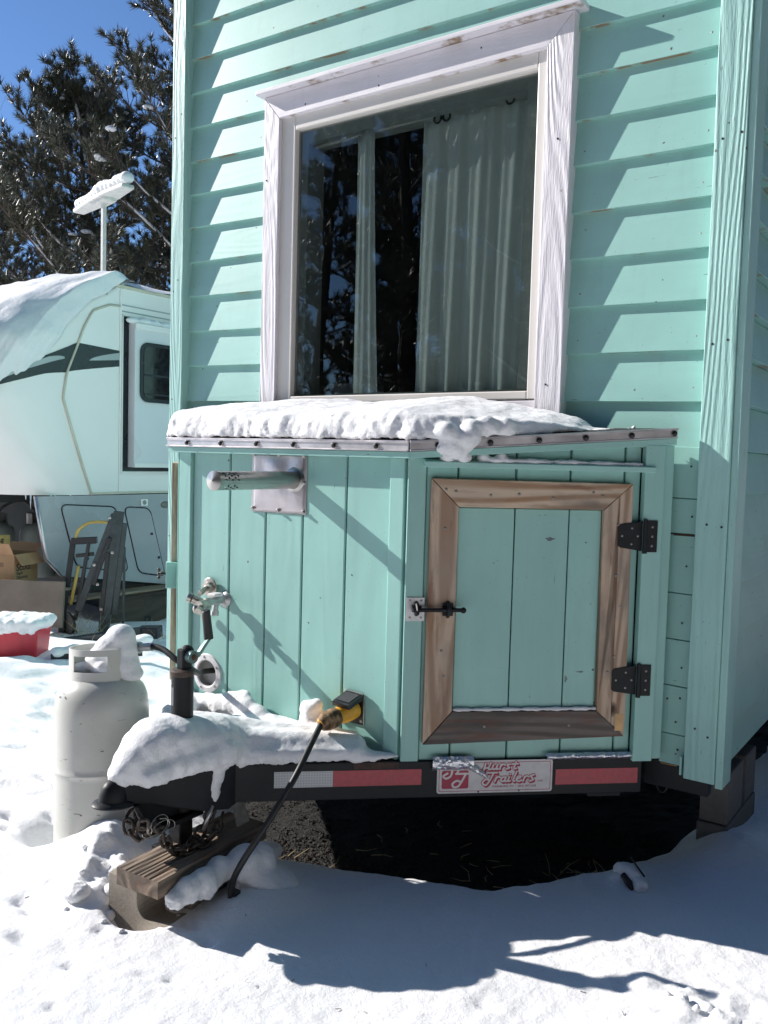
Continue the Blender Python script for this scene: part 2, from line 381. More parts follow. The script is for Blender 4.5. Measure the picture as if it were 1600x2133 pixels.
def screw_at(M, r=.004, parent=None, mat=None, name='screw'):
    mb = MB(); mb.lathe([(.0001, .0012), (r*.5, .0014), (r, .0006), (r, -.001)], 10)
    return mb.build(name, mat or M_screw, parent, M, pivot=(0, 0, 0), smooth=True)

# ------------------------------------------------------------------ ground
def vnoise(x, y, seed=0):
    xi = np.floor(x).astype(np.int64); yi = np.floor(y).astype(np.int64); fx = x-xi; fy = y-yi
    fx = fx*fx*(3-2*fx); fy = fy*fy*(3-2*fy)
    def h(i, j):
        n = (i*374761393+j*668265263+seed*1442695041) & 0x7fffffff; n = ((n ^ (n >> 13))*1274126177) & 0x7fffffff; return ((n ^ (n >> 16)) & 0xffff)/65535.
    return (h(xi, yi)*(1-fx)+h(xi+1, yi)*fx)*(1-fy)+(h(xi, yi+1)*(1-fx)+h(xi+1, yi+1)*fx)*fy
def fbm(x, y, s, o=4, seed=0, g=.5):
    t = 0; a = 1; n = 0
    for i in range(o): t = t+a*vnoise(x*s+17.3*i, y*s-9.1*i, seed+i); n += a; a *= g; s *= 2.03
    return t/n-.5
MELT = [(-2.45, -.30), (-2.33, -.52), (-2.12, -.60), (-1.97, -.60), (-1.76, -.54), (-1.60, -.48), (-1.30, -.37), (-1.12, -.12), (-.92, .25), (-.88, .9), (-.9, 6), (-3.1, 6), (-3.0, .0), (-2.7, -.15)]
def sdf(x, y, poly):
    d = np.full(x.shape, 1e9); ins = np.zeros(x.shape, bool); n = len(poly)
    for i in range(n):
        ax, ay = poly[i]; bx, by = poly[(i+1) % n]; ex, ey = bx-ax, by-ay
        t = np.clip(((x-ax)*ex+(y-ay)*ey)/(ex*ex+ey*ey), 0, 1); d = np.minimum(d, np.hypot(x-ax-t*ex, y-ay-t*ey))
        c = ((ay > y) != (by > y)) & (x < (bx-ax)*(y-ay)/(by-ay+1e-12)+ax); ins ^= c
    return np.where(ins, -d, d)
DENTS = [(-4.081, -.288, .05, .02), (-3.288, -.829, .03, .015), (-2.761, -.973, .03, .015), (-3.103, -.763, .035, .02), (-2.855, -1.076, .04, .025), (-2.769, -1.139, .035, .02), (-2.599, -1.244, .025, .012), (-2.243, -1.418, .035, .018), (-2.18, -1.436, .025, .012), (-2.069, -1.522, .05, .02), (-1.938, -1.375, .025, .012), (-1.679, -1.23, .028, .02), (-1.77, -1.198, .03, .015), (-2.154, -1.313, .02, .012), (-1.86, -1.529, .02, .014), (-1.742, -1.657, .022, .012), (-1.619, -1.408, .018, .012), (-2.863, -.788, .03, .015), (-3.742, -.347, .05, .022), (-2.294, -1.134, .035, .015), (-2.236, -1.15, .03, .014), (-.95, -1.005, .03, .01), (-1.687, -1.435, .015, .01), (-3.6, -.9, .09, .03), (-4.5, -.1, .15, .05), (-3.3, -.35, .12, .04), (-2.95, -.5, .08, .02)]
def H(x, y):
    q = np.maximum(-(x+2.5)*.57+(y+1)*.82, 0)
    right = np.maximum(x+.6, 0)
    z = .135-.042*np.minimum(q, 14)+.02*np.minimum(right, 2)
    far = np.maximum(np.hypot(x, y+2.85)-14, 0)
    z = z+.02*fbm(x, y, 1.1, 3, 3)*2+.012*fbm(x, y, 5, 3, 9)+.10*fbm(x, y, .7, 2, 5)*np.clip(q/2.5, 0, 1)
    z += .006*fbm(x, y, 16, 3, 21)+.0035*fbm(x, y, 48, 3, 22)
    z += np.clip(far/60, 0, 1)*3*fbm(x, y, .03, 3, 8)
    # broken lumpy snow beside the concrete block
    lump = np.exp(-(((x+2.16)/.16)**2+((y+1.20)/.12)**2)); f = fbm(x, y, 13, 4, 31, .6)
    z += lump*(.055+.15*np.maximum(f, -.1)+.03*fbm(x, y, 34, 3, 88))
    z += .10*np.exp(-(((x+2.26)/.13)**2+((y+1.06)/.10)**2)) + .05*np.exp(-(((x+2.45)/.2)**2+((y+.78)/.12)**2))
    # hollow round the tank and the block
    z -= .10*np.exp(-(((x+2.60)/.13)**2+((y+1.03)/.12)**2)**1.5)
    z -= .085*np.exp(-(((x+1.945)/.085)**2+((y+1.255)/.060)**2)**2)
    z += .045*np.exp(-(((x+1.70)/.11)**2+((y+1.00)/.16)**2)**1.3)
    # wheel and foot tracks in the left background
    z += .10*np.clip(q-.6, 0, 1.2)*fbm(x, y, 2.2, 4, 14)*1.8
    for (a, b, r, dp) in DENTS:
        z -= dp*np.exp(-(((x-a)/r)**2+((y-b)/(r*.55))**2)**1.6)
    for (a, b, L_, an) in ((-2.75, -1.35, .15, .5), (-3.15, -.95, .15, .7), (-3.5, -.55, .15, .4), (-2.9, -.60, .13, .9), (-3.9, -.15, .16, .5)):
        ca, sa = np.cos(an), np.sin(an); u = ((x-a)*ca+(y-b)*sa)/L_; v = (-(x-a)*sa+(y-b)*ca)/(L_*.42); rr = u*u+v*v
        z += -.022*np.exp(-rr**2)+.010*np.exp(-((np.sqrt(rr)-1.25)/.25)**2)
    z += .07*np.exp(-(((x+.66)/.13)**2+((y-.25)/.18)**2))
    z += .05*np.exp(-(((x+2.30)/.20)**2+((y+1.15)/.08)**2))
    # churned patch, lower right
    cp = np.exp(-(((x+.50)/.16)**2+((y+.70)/.10)**2)); z += cp*(.02+.10*fbm(x, y, 12, 4, 77, .6))
    z += .045*np.exp(-(((x+.90)/.035)**2+((y+.16)/.045)**2)) + .02*np.exp(-(((x+1.06)/.03)**2+((y+.13)/.04)**2))
    d = sdf(x, y, MELT)+.035*fbm(x, y, 7, 4, 41)*1.6
    k = np.clip(d/.22, 0, 1); k = 1-(1-k)**2.2
    zz = np.where(d > 0, .012+(z-.012)*k, -.03)
    zz = np.where((d <= 0) & (d > -.04), -.03+(.042)*(1+d/.04), zz)
    return zz
xs = np.concatenate([-np.geomspace(280, 5.7, 60), np.arange(-5.6, -3.0, .04), np.arange(-3.0, -.3, .0115), np.arange(-.3, .6, .05), np.geomspace(.62, 220, 40)])
ys = np.concatenate([-np.geomspace(220, 2.3, 45), np.arange(-2.2, -1.75, .03), np.arange(-1.75, .1, .0115), np.arange(.1, 2.2, .04), np.geomspace(2.25, 280, 55)])
X, Y = np.meshgrid(xs, ys); Z = H(X, Y); nx, ny = len(xs), len(ys)
me = bpy.data.meshes.new('snow_ground'); me.vertices.add(nx*ny); me.vertices.foreach_set('co', np.stack([X, Y, Z], -1).ravel())
i = np.arange((ny-1)*(nx-1)); a = (i//(nx-1))*nx+i % (nx-1); q = np.stack([a, a+1, a+nx+1, a+nx], -1)
me.loops.add(q.size); me.loops.foreach_set('vertex_index', q.ravel()); me.polygons.add(len(q)); me.polygons.foreach_set('loop_start', np.arange(len(q))*4)
me.polygons.foreach_set('use_smooth', np.ones(len(q), bool)); me.update(calc_edges=True); me.validate()
me.materials.append(M_snow); g = bpy.data.objects.new('snow_ground', me); COL.objects.link(g); tag(g, kind='structure')
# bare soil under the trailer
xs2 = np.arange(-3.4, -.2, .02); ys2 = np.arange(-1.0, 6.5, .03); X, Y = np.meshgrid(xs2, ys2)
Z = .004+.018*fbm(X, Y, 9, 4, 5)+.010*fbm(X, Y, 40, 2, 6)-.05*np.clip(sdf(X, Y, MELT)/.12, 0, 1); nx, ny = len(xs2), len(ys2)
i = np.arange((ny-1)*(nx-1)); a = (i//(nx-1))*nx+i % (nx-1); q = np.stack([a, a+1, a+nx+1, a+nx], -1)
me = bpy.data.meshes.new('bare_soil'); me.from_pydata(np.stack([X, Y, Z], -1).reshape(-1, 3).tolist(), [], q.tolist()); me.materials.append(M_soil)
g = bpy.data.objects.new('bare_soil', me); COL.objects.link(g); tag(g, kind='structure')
mb = MB()
for i in range(7000):
    x, y = (rnd(-2.5, -.9), rnd(-.8, .5)) if i % 3 else (rnd(-2.15, -1.6), rnd(-.8, -.35))
    if sdf(np.array([x]), np.array([y]), MELT)[0] > .01: continue
    r = rnd(.002, .0055)*(1 if random.random() < .93 else 1.7)
    mb.sphere((x, y, .008+r*.2), r, 5, 3, rnd(.7, 1.4), rnd(.7, 1.3), rnd(.5, .9))
tag(mb.build('gravel', M_pebble), 'dark wet gravel on bare soil under the trailer tongue', 'gravel', kind='stuff')
def straw_mb(cx_, cy_, n, rad, z=.015, ln=(.03, .09), up=.3):
    mb = MB()
    for i in range(n):
        a = rnd(0, 6.28); l = rnd(*ln); x = cx_+random.gauss(0, rad); y = cy_+random.gauss(0, rad*.6); e = rnd(0, up)
        p0 = Vector((x, y, z)); d = Vector((math.cos(a), math.sin(a), e)); side = Vector((-d.y, d.x, 0))*rnd(-.3, .3)
        mb.tube([p0, p0+d*l*.5+side*l, p0+d*l+side*l*.6], [.0014, .0012, .0006], 4)
    return mb
for (cx_, cy_, n, rad, lab, mt, up) in ((-1.93, -.66, 60, .12, 'dry straw scattered on gravel beside the jack post', M_straw, .3), (-1.02, -.02, 60, .10, 'dead grass at the snow edge below the reflective tape', M_straw, 1.0), (-1.35, -.2, 30, .25, 'loose dead stalks on the dark soil under the trailer', M_straw, .2)):
    tag(straw_mb(cx_, cy_, n, rad, up=up).build('straw', mt), lab, 'straw', kind='stuff')

# fallen pine needles and crumbs of bark on the snow
mb = MB(); rn = random.Random(12)
for i in range(45):
    x, y = rn.uniform(-3.2, -.6), rn.uniform(-1.8, -.35)
    if sdf(np.array([x]), np.array([y]), MELT)[0] < .02: continue
    z = float(H(np.array([x]), np.array([y]))[0])+.0015; a = rn.uniform(0, 6.28); l = rn.uniform(.004, .022)
    mb.tube([(x, y, z), (x+l*math.cos(a), y+l*math.sin(a), z+rn.uniform(0, .004))], rn.uniform(.0005, .0011), 4)
tag(mb.build('fallen_needles', simple('brown needle litter', (.14, .09, .05), .8, nscale=30, vary=.4)), 'brown pine needles and bark crumbs scattered on the foreground snow', 'needles', kind='stuff')

# ------------------------------------------------------------------ the tiny house
house = empty('tiny_house', (-1.965, 0, 0), 'mint green tiny house on a trailer with white window and tongue box', 'tiny house')
HZ = 4.3
RND = random.Random(3)
def clap(name, x0, x1, zr, zr2, T=.040, xo=lambda x: x, side=False, tilt=-.0157, x_ref=-.87, mat=None, tzt=None):
    """one lap board: front-bottom edge at z(x), face leaning back to the next lap"""
    n = max(2, int(abs(x1-x0)/.12)); mb = MB(); ph = RND.uniform(0, 50)
    prof = []
    for i in range(n+1):
        x = x0+(x1-x0)*i/n; dz = tilt*(x-x_ref) if not side else 0
        wob = .0022*noise.noise(Vector((x*3+ph, 0, 0))); wy = .0016*noise.noise(Vector((x*2+ph, 7, 0)))
        pr = [(0+wy, zr+dz+wob), (.021+wy, zr2+dz+.012), (T, zr2+dz+.012), (T, zr+dz+wob)]
        for (yy, zz) in pr:
            mb.v.append((x, yy, zz) if not side else (-.664-.008-yy*1.5, x, zz))
    for i in range(n):
        o = i*4
        for k in range(4):
            k2 = (k+1) % 4; fc = (o+k, o+4+k, o+4+k2, o+k2)
            mb.f.append(fc if not side else fc); mb.mi.append(0)
    mb.f.append((0, 1, 2, 3)); mb.f.append(tuple(n*4+k for k in (3, 2, 1, 0))); mb.mi += [0, 0]
    o = mb.build(name, mat or (M_teal_h if not side else M_teal_s), house, bevel=.0012, seg=1)
    bm = bmesh.new(); bm.from_mesh(o.data); bmesh.ops.recalc_face_normals(bm, faces=bm.faces); bm.to_mesh(o.data); bm.free()
    return o
laps = [.50, .64, .79, .945, 1.10, 1.25, 1.36, 1.505, 1.657, 1.819, 1.977, 2.139, 2.296, 2.454, 2.603, 2.752, 2.905, 3.06, 3.21, 3.365, 3.52, 3.675, 3.83, 3.985, 4.14]
WL, WR, WB, WT = -2.60, -1.30, 1.60, 2.93
for k in range(len(laps)-1):
    a, b_ = laps[k], laps[k+1]
    if k < 7:
        continue
    if a+.03 > WT or b_+.02 < WB: clap('siding_board', -3.14, -.775, a, b_)
    else:
        clap('siding_board', -3.14, WL, a, b_); clap('siding_board', WR, -.775, a, b_)
        if b_+.03 > WT:   # strip of the cut board just above the window
            pass
# short patch pieces between the box and the right corner
for a, b_ in zip((.475, .577, .736, .888, 1.039, 1.229, 1.346), (.577, .736, .888, 1.039, 1.229, 1.346, 1.512)):
    mb = MB(); j = RND.uniform(0, .004); g_ = .0035 if a != 1.229 else .006
    mb.prism([(-.86, a+g_), (-.772, a+g_-.002), (-.772, b_-.001), (-.86, b_+.001)], 'y', -.004+j, .03)
    mb.build('siding_board', M_teal_h, house, bevel=.0015, seg=1)
MB().box(-.845, -.773, -.0035, .0, 1.2265, 1.2325).build('open_joint', simple('brown crack', (.07, .035, .02), .9), house)
MB().box(-.852, -.80, -.0035, .0, .4745, .4775).build('open_joint', simple('orange wood end', (.42, .24, .10), .8), house)
for (z, x) in ((1.45, -.80), (1.13, -.80), (.945, -.805), (.80, -.80), (.62, -.81), (1.29, -.79), (.70, -.80), (.53, -.80)): screw_at(frame((x, -.0045, z), (1, 0, 0)), .0032, house, M_blackprint, 'nail_hole')
# left lower boards (beside the box)
for a, b_ in zip(laps[:7], laps[1:8]): clap('siding_board', -3.14, -2.95, a, b_)
# side wall
zz = .335
sl_ = [.475, .60, .757, .906, 1.07, 1.21, 1.36, 1.50, 1.649, 1.80, 1.945, 2.083, 2.24, 2.39, 2.54, 2.69, 2.84, 2.99, 3.14, 3.29, 3.44, 3.59, 3.74, 3.89, 4.04]
for a, b_ in zip(sl_[:-1], sl_[1:]): clap('siding_board', .03, 5.2, a+.004, b_-.010, side=True)
# wall cores, floor, roof
mb = MB(); mb.box(-3.20, -.70, .042, .06, .48, 1.60); mb.box(-3.20, WL, .042, .06, 1.60, HZ); mb.box(WR, -.70, .042, .06, 1.60, HZ); mb.box(WL, WR, .042, .06, WT, HZ)
mb.build('wall_sheathing', M_dark, house)
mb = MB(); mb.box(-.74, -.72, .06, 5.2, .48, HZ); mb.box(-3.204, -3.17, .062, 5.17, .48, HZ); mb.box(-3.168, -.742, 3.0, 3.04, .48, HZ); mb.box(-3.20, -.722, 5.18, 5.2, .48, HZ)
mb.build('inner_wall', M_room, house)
mb = MB(); mb.box(-3.165, -.745, .064, 5.16, .50, .56); mb.build('floor_deck', M_dark, house)
mb = MB(); mb.box(-3.45, -.48, -.02, 5.4, HZ, HZ+.06); mb.build('roof', M_membr, house)
mb = MB(); mb.box(-3.216, -3.206, .032, 5.2, .48, HZ); mb.build('wall_left', M_teal_s, house)
# corner boards
def corner(x0, x1, y0, y1, z0, z1, mat, wob=0, extra=None):
    n = 24; mb = MB()
    for i in range(n+1):
        z = z0+(z1-z0)*i/n; w1 = .0016*noise.noise(Vector((wob, z*2.4, 0))); w2 = .0016*noise.noise(Vector((wob+9, z*2.4, 0)))
        mb.v += [(x0+w1, y0, z), (x1+w2, y0, z), (x1+w2, y1, z), (x0+w1, y1, z)]
    for i in range(n):
        o = 4*i
        for k in range(4): k2 = (k+1) % 4; mb.f.append((o+k, o+k2, o+4+k2, o+4+k)); mb.mi.append(0)
    mb.f += [(3, 2, 1, 0), tuple(n*4+k for k in range(4))]; mb.mi += [0, 0]
    return mb.build('corner_board', mat, house, bevel=.003)
corner(-.770, -.674, -.036, .03, .452, HZ, M_teal_g, 1)
corner(-.6735, -.650, -.030, .075, .44, HZ, M_teal_g, 3)
corner(-3.220, -3.137, -.036, .03, .47, HZ, M_teal_g, 5)
mb = MB(); mb.box(-.783, -.7765, -.034, -.012, .46, .52); mb.build('split_shim', M_teal_v, house)
# nail heads / holes on siding and boards
mb = MB()
for (x, y, z) in [(-.745, -.0365, 1.83), (-.70, -.0365, 1.84), (-.745, -.0365, 2.45), (-.69, -.0365, 2.46), (-.735, -.0365, 1.27), (-.69, -.0365, 1.265), (-.74, -.0365, .62), (-.70, -.0365, .60), (-3.20, -.0365, 2.9), (-3.16, -.0365, 3.0), (-3.20, -.0365, 2.2), (-3.17, -.0365, 2.25), (-3.2, -.0365, 1.7)]:
    mb.lathe([(.0001, .0002), (.0035, .0004), (.004, 0)], 8, frame((x, y, z), (1, 0, 0)))
mb.build('nail_holes', M_blackprint, house)
for k in range(8, len(laps)-2):
    for x in (-.80, -1.21, -3.10, -2.70):
        if RND.random() < .55: screw_at(frame((x+RND.uniform(-.01, .01), .0065, laps[k]+.045-.0157*(x+.87)), (1, 0, 0)), .0035, house, M_screw, 'nail_head')

# window
win = MB().box(-2.565, -2.487, -.012, .03, 1.672, 2.868).box(-1.382, -1.342, -.012, .03, 1.672, 2.868).box(-2.4865, -1.3825, -.012, .03, 2.810, 2.868).box(-2.4865, -1.3825, -.012, .03, 1.672, 1.702).build('window', M_vinyl, house, bevel=.004)
tag(win, 'cream vinyl window frame with white trim')
def mitre(name, pts, y0, y1, mat, parent=win, bevel=.003):
    mb = MB(); mb.prism(pts, 'y', y0, y1); o = mb.build(name, mat, parent, bevel=bevel)
    bm = bmesh.new(); bm.from_mesh(o.data); bmesh.ops.recalc_face_normals(bm, faces=bm.faces); bm.to_mesh(o.data); bm.free(); return o
TL, TR_, TT, TB = -2.648, -1.243, 2.966, 1.535
g_ = .0006
mitre('trim_board', [(TL, TB), (-2.562, TB), (-2.562, 2.867-g_), (TL, TT-g_)], -.030, .02, M_white_g)
mitre('trim_board', [(-1.342, TB), (TR_, TB), (TR_, TT-g_), (-1.342, 2.867-g_)], -.033, .02, M_white_g)
mitre('trim_board', [(TL+g_, TT), (-2.562+g_, 2.867), (-1.342-g_, 2.867), (TR_-g_, TT)], -.031, .02, M_white_h)
MB().box(-2.668, -1.210, -.068, .02, 2.967, 2.987).build('drip_cap', M_white_h, win, bevel=.004)
MB().box(-2.561, -1.343, -.010, .02, 1.60, 1.668).build('sill', M_white_h, win, bevel=.003)
MB().box(-2.485, -1.385, .012, .016, 1.70, 2.812).build('pane', M_glass, win)
# jamb seen through the glass
MB().box(-2.499, -2.452, .034, .14, 1.71, 2.82).box(-1.443, -1.396, .034, .14, 1.71, 2.82).box(-2.4515, -1.4435, .034, .14, 2.765, 2.82).box(-2.4515, -1.4435, .034, .14, 1.64, 1.712).build('jamb', simple('pale green jamb', (.30, .34, .33), .6), win)
for (x, z) in ((-2.42, 2.895), (-2.05, 2.89), (-1.60, 2.925), (-1.29, 2.55), (-1.30, 1.72), (-2.63, 2.62)): screw_at(frame((x, -.0345 if x > -1.35 else -.0312, z), (1, 0, 0)), .0035, win, M_blackprint, 'nail_hole')
# curtain rod and curtains
rod = MB().tube([(-2.44, .070, 2.755), (-1.45, .070, 2.785)], .008, 10).build('curtain_rod', simple('pale rod', (.45, .47, .45), .4), None)
tag(rod, 'thin pale curtain rod behind the top of the window glass', 'curtain rod')
def curtain(x0, x1, z0, z1, x0b, x1b, folds, lab, n=70, yc=.100, fd=1.0):
    mb = MB(); rows = 24
    for j in range(rows+1):
        t = j/rows; a = x0+(x0b-x0)*t**1.3; b_ = x1+(x1b-x1)*t**1.3; z = z1+(z0-z1)*t
        for i in range(n+1):
            u = i/n; dep = .011*math.sin(u*folds*6.283+.6*math.sin(3*t)+1.2*math.sin(u*5))+.006*math.sin(u*folds*14+2*t)+.005*math.sin(u*9-3*t)
            mb.v.append((a+(b_-a)*u, yc+fd*dep*(.5+.5*t), z+(0 if j else -.012*abs(math.sin(u*folds*3.14))+.03*u)))
    for j in range(rows):
        for i in range(n):
            o = j*(n+1)+i; mb.f.append((o, o+1, o+n+2, o+n+1)); mb.mi.append(0)
    o = mb.build('curtain', M_curt, None, smooth=True); s_ = o.modifiers.new('s', 'SOLIDIFY'); s_.thickness = .0015
    tag(o, lab, 'curtain', None); return o
curtain(-1.92, -1.45, 1.66, 2.775, -1.93, -1.46, 4.5, 'wide pale green curtain filling the right side of the window')
curtain(-2.205, -2.125, 1.66, 2.755, -2.20, -2.075, 1.5, 'narrow pale green curtain strip in the left half of the window', 24, .052, .5)
mb = MB()
for x in (-1.84, -1.80, -1.53):
    mb.tube([Vector((x+.016*math.cos(a), .072, 2.757+.016*math.sin(a)+(x+1.84)*.03)) for a in np.linspace(0, 6.283, 14)[:-1]], .0045, 6, closed=True)
mb.build('grommet_rings', M_blackp, rod)
cb = MB().box(-2.40, -2.22, .145, .30, 1.66, 1.765).build('storage_box', simple('pale card box', (.35, .38, .37), .8)); tag(cb, 'pale low box inside, behind the lower left of the window', 'box')

# ------------------------------------------------------------------ box on the tongue
AY = -.60
AX0, AX1 = -2.498, -1.488
ANG = R(42.67)
BM = Matrix.Translation((-1.467, -.600, 0)) @ Matrix.Rotation(ANG, 4, 'Z')     # x along the face, -y out of it
CM = Matrix.Translation((-2.505, -.600, 0)) @ Matrix.Rotation(math.pi-ANG, 4, 'Z') @ Matrix.Diagonal((1, -1, 1, 1))
CM = Matrix.Translation((-2.505, -.600, 0)) @ Matrix.Rotation(-ANG, 4, 'Z')     # x runs toward +x; face spans x = -.83..0
mb = MB(); mb.prism([(-2.49, -.578), (-1.482, -.578), (-.905, -.046), (-3.06, -.046)], 'z', .515, 1.46); mb.build('box_core', M_dark, house)
seams = [-2.438, -2.247, -2.073, -1.905, -1.722, -1.543]
for a, b_ in zip(seams[:-1], seams[1:]):
    MB().box(a+.003, b_-.003, AY, -.579, .508+RND.uniform(0, .003), 1.472).build('upright_board', M_teal_v, house, bevel=.0035, seg=1)
MB().box(-2.4405, -1.54, -.5795, -.5785, .515, 1.46).build('groove_backing', M_membr, house)
MB().box(AX0, seams[0]+.001, AY-.013, -.579, .50, 1.452).build('box_trim', M_teal_v, house, bevel=.003)
MB().box(seams[-1]+.001, AX1, AY-.016, -.579, .498, 1.452).build('box_trim', M_teal_v, house, bevel=.003)
hole = MB().tube([(-2.348, -.62, .640), (-2.348, -.57, .640)], .0480, 32)
hob = hole.build('cutter', M_dark, None); hob.hide_render = True
for bo in [x for x in house.children if x.name.startswith(('upright_board', 'groove_backing'))]:
    xa = [ (WM[bo.name] @ Vector(c)).x for c in bo.bound_box]
    if min(xa) < -2.348 < max(xa):
        bo.modifiers.clear() if 0 else None
        md = bo.modifiers.new('hole', 'BOOLEAN'); md.object = hob; md.solver = 'EXACT'; bpy.context.view_layer.update()
        nm = bpy.data.meshes.new_from_object(bo.evaluated_get(bpy.context.evaluated_depsgraph_get())); bo.modifiers.clear(); bo.data = nm
bpy.data.objects.remove(hob)
# B side
def bbox(name, s0, s1, d0, d1, z0, z1, mat, bevel=.003, parent=house, M=BM, seg=2):
    return MB().box(s0, s1, -d1, -d0, z0, z1).build(name, mat, parent, M, bevel=bevel, seg=seg)
bbox('box_trim', -.016, .040, -.02, .010, .498, 1.455, M_teal_v)
for a, b_ in zip([.040, .142, .326, .502, .68], [.142, .326, .502, .68, .735]):
    mb = MB(); mb.prism([(a+.0022, .506), (b_-.0022, .506), (b_-.0022, 1.47+b_*.075), (a+.0022, 1.47+a*.075)], 'y', -.0, .018)
    o = mb.build('upright_board', M_teal_v, house, BM, bevel=.003, seg=1); auto(o, 30)
bbox('box_trim', .735, .800, .0, .030, .50, 1.515, M_teal_v)
bbox('box_trim', .800, .84, -.02, .008, .50, 1.515, M_teal_v)
# left face: trim board, raw wood edge of the left door and its catch
bbox('box_trim', -.80, -.002, .0, .010, .50, 1.455, M_teal_v, M=CM)
bbox('side_door_edge', -.62, -.075, .0105, .034, .57, 1.41, M_woodz, M=CM)
MB().box(-.10, -.055, -.052, -.010, .93, 1.03).build('latch_block', M_teal_v, house, CM, bevel=.003)
kn = MB(); kn.tube([(-.08, -.053, .985), (-.08, -.075, .985)], .006, 8)
for a in range(5): kn.sphere((-.08+.016*math.cos(a*1.257), -.078, .985+.016*math.sin(a*1.257)), .007, 8, 6)
kn.build('latch_knob', M_blackp, house, CM, smooth=True)
# roof of the box
def roofpoly(o): return [(-2.53-o*.4, -.645-o), (-1.45+o*.4, -.645-o), (-.845+o, -.05), (-3.09-o, -.05)]
P = [(-2.525, -.642, 1.503), (-1.455, -.642, 1.503), (-.835, -.052, 1.569), (-3.10, -.052, 1.569)]
mb = MB(); t_ = .016
mb.add([(x, y, z-t_) for x, y, z in P]+[(x, y, z) for x, y, z in P], [(3, 2, 1, 0), (4, 5, 6, 7), (0, 1, 5, 4), (1, 2, 6, 5), (2, 3, 7, 6), (3, 0, 4, 7)])
rf = mb.build('box_roof', M_membr, house)
def strip(p, q, z0, z1, out, thick, name, mat, parent=rf, bevel=.0015):
    p = Vector(p); q = Vector(q); d = (q-p); n = Vector((d.y, -d.x, 0)).normalized()*out; n2 = Vector((d.y, -d.x, 0)).normalized()*(out-thick)
    mb = MB(); A = [p+n, q+n, q+n2, p+n2]
    mb.add([(v.x, v.y, v.z+z0) for v in A]+[(v.x, v.y, v.z+z1) for v in A], [(3, 2, 1, 0), (4, 5, 6, 7), (0, 1, 5, 4), (1, 2, 6, 5), (2, 3, 7, 6), (3, 0, 4, 7)])
    return mb.build(name, mat, parent, bevel=bevel, seg=1)
for (p, q, gap) in ((P[0], P[1], 0), (P[1], P[2], .004), (P[3], P[0], 0)):
    strip(p, q, -.030, -.004, .006, .004, 'flashing', M_alu)
    strip(p, q, -.031, -.026, .010, .006, 'flashing', M_alu)
    strip(p, q, -.006, .002, .010, .03, 'flashing', M_alu)
    strip(p, q, -.052, -.0315, .002, .03, 'fascia', M_teal_h)
def bolt(pos, nrm, r=.007, mat=M_blackp, parent=rf, name='bolt', L_=.006):
    z = Vector(nrm).normalized(); x = z.orthogonal().normalized(); y = z.cross(x)
    T = Matrix.Translation(pos) @ Matrix((x, y, z)).transposed().to_4x4()
    mb = MB(); mb.lathe([(r*1.3, 0), (r*1.3, .0012), (r*.95, .0014), (r*.95, L_*.8), (r*.7, L_), (.0001, L_)], 10); return mb.build(name, mat, parent, T, pivot=(0, 0, 0), smooth='auto')
for i, t_ in enumerate((.10, .26, .42, .575, .735, .89)):
    p = Vector(P[0]).lerp(Vector(P[1]), t_); bolt(p+Vector((0, -.010, -.016)), (0, -1, 0))
nb = Vector((.678, -.735, 0))
for t_ in (.10, .29, .47, .645, .82, .985):
    p = Vector(P[1]).lerp(Vector(P[2]), t_); bolt(p+nb*.010+Vector((0, 0, -.016)), nb)
# ledge over the door
mb = MB(); mb.prism([(0, 1.432), (-.040, 1.427), (-.042, 1.444), (0, 1.456)], 'x', .030, .766); mb.build('door_ledge', M_teal_h, house, BM, bevel=.002)
# door
door = MB().box(.145, .323, -.006, -.0005, .672, 1.304).build('door', M_teal_v, house, BM, bevel=.0025)
tag(door, 'box door with unpainted wooden border')
MB().box(.3265, .499, -.006, -.0005, .672, 1.304).build('panel_board', M_teal_v, door, BM, bevel=.0025)
MB().box(.5025, .606, -.006, -.0005, .672, 1.304).build('panel_board', M_teal_v, door, BM, bevel=.0025)
def mit(name, pts, mat, d=.024):
    mb = MB(); mb.prism(pts, 'y', -d, -.0008); o = mb.build(name, mat, door, BM, bevel=.0025)
    bm = bmesh.new(); bm.from_mesh(o.data); bmesh.ops.recalc_face_normals(bm, faces=bm.faces); bm.to_mesh(o.data); bm.free(); return o
e = .0012
mit('border_board', [(.055+e, 1.393), (.142+e, 1.307), (.607-e, 1.306), (.700-e, 1.390)], M_woodx)
mit('border_board', [(.050+e, .564), (.140+e, .668), (.611-e, .664), (.707-e, .581)], M_woodd)
mit('border_board', [(.055, 1.393-e), (.142, 1.307-e), (.140, .669), (.050, .565+e)], M_woodz)
mit('border_board', [(.700, 1.390-e), (.607, 1.306-e), (.611, .665), (.6585, .624), (.657, 1.3515)], M_woodz, .0235)
mit('border_board', [(.700, 1.390), (.6585, 1.3525), (.6600, .6225), (.707, .582+e)], M_woodz, .0245)
bbox('fresh_wood_patch', .672, .699, .0247, .0252, .600, .655, simple('freshly split wood', (.66, .42, .20), .7, nscale=20, vary=.2), 0, parent=door)
for (s0, s1, z0_, z1_) in ((.425, .455, 1.205, 1.216), (.555, .562, 1.198, 1.204), (.505, .515, .755, .775), (.545, .57, .785, .790)):
    pl = [(lerp_(s0, s1, .5+.5*math.cos(a)*(1+.35*math.sin(a*3+s0*90))), lerp_(z0_, z1_, .5+.5*math.sin(a)*(1+.3*math.cos(a*4)))) for a in np.linspace(0, 6.283, 14)[:-1]]
    mbp = MB(); mbp.prism(pl, 'y', -.0064, -.0061); mbp.build('scuff_mark', simple('grey scuff', (.16, .20, .20), .7, nscale=200, vary=.6), door, BM)
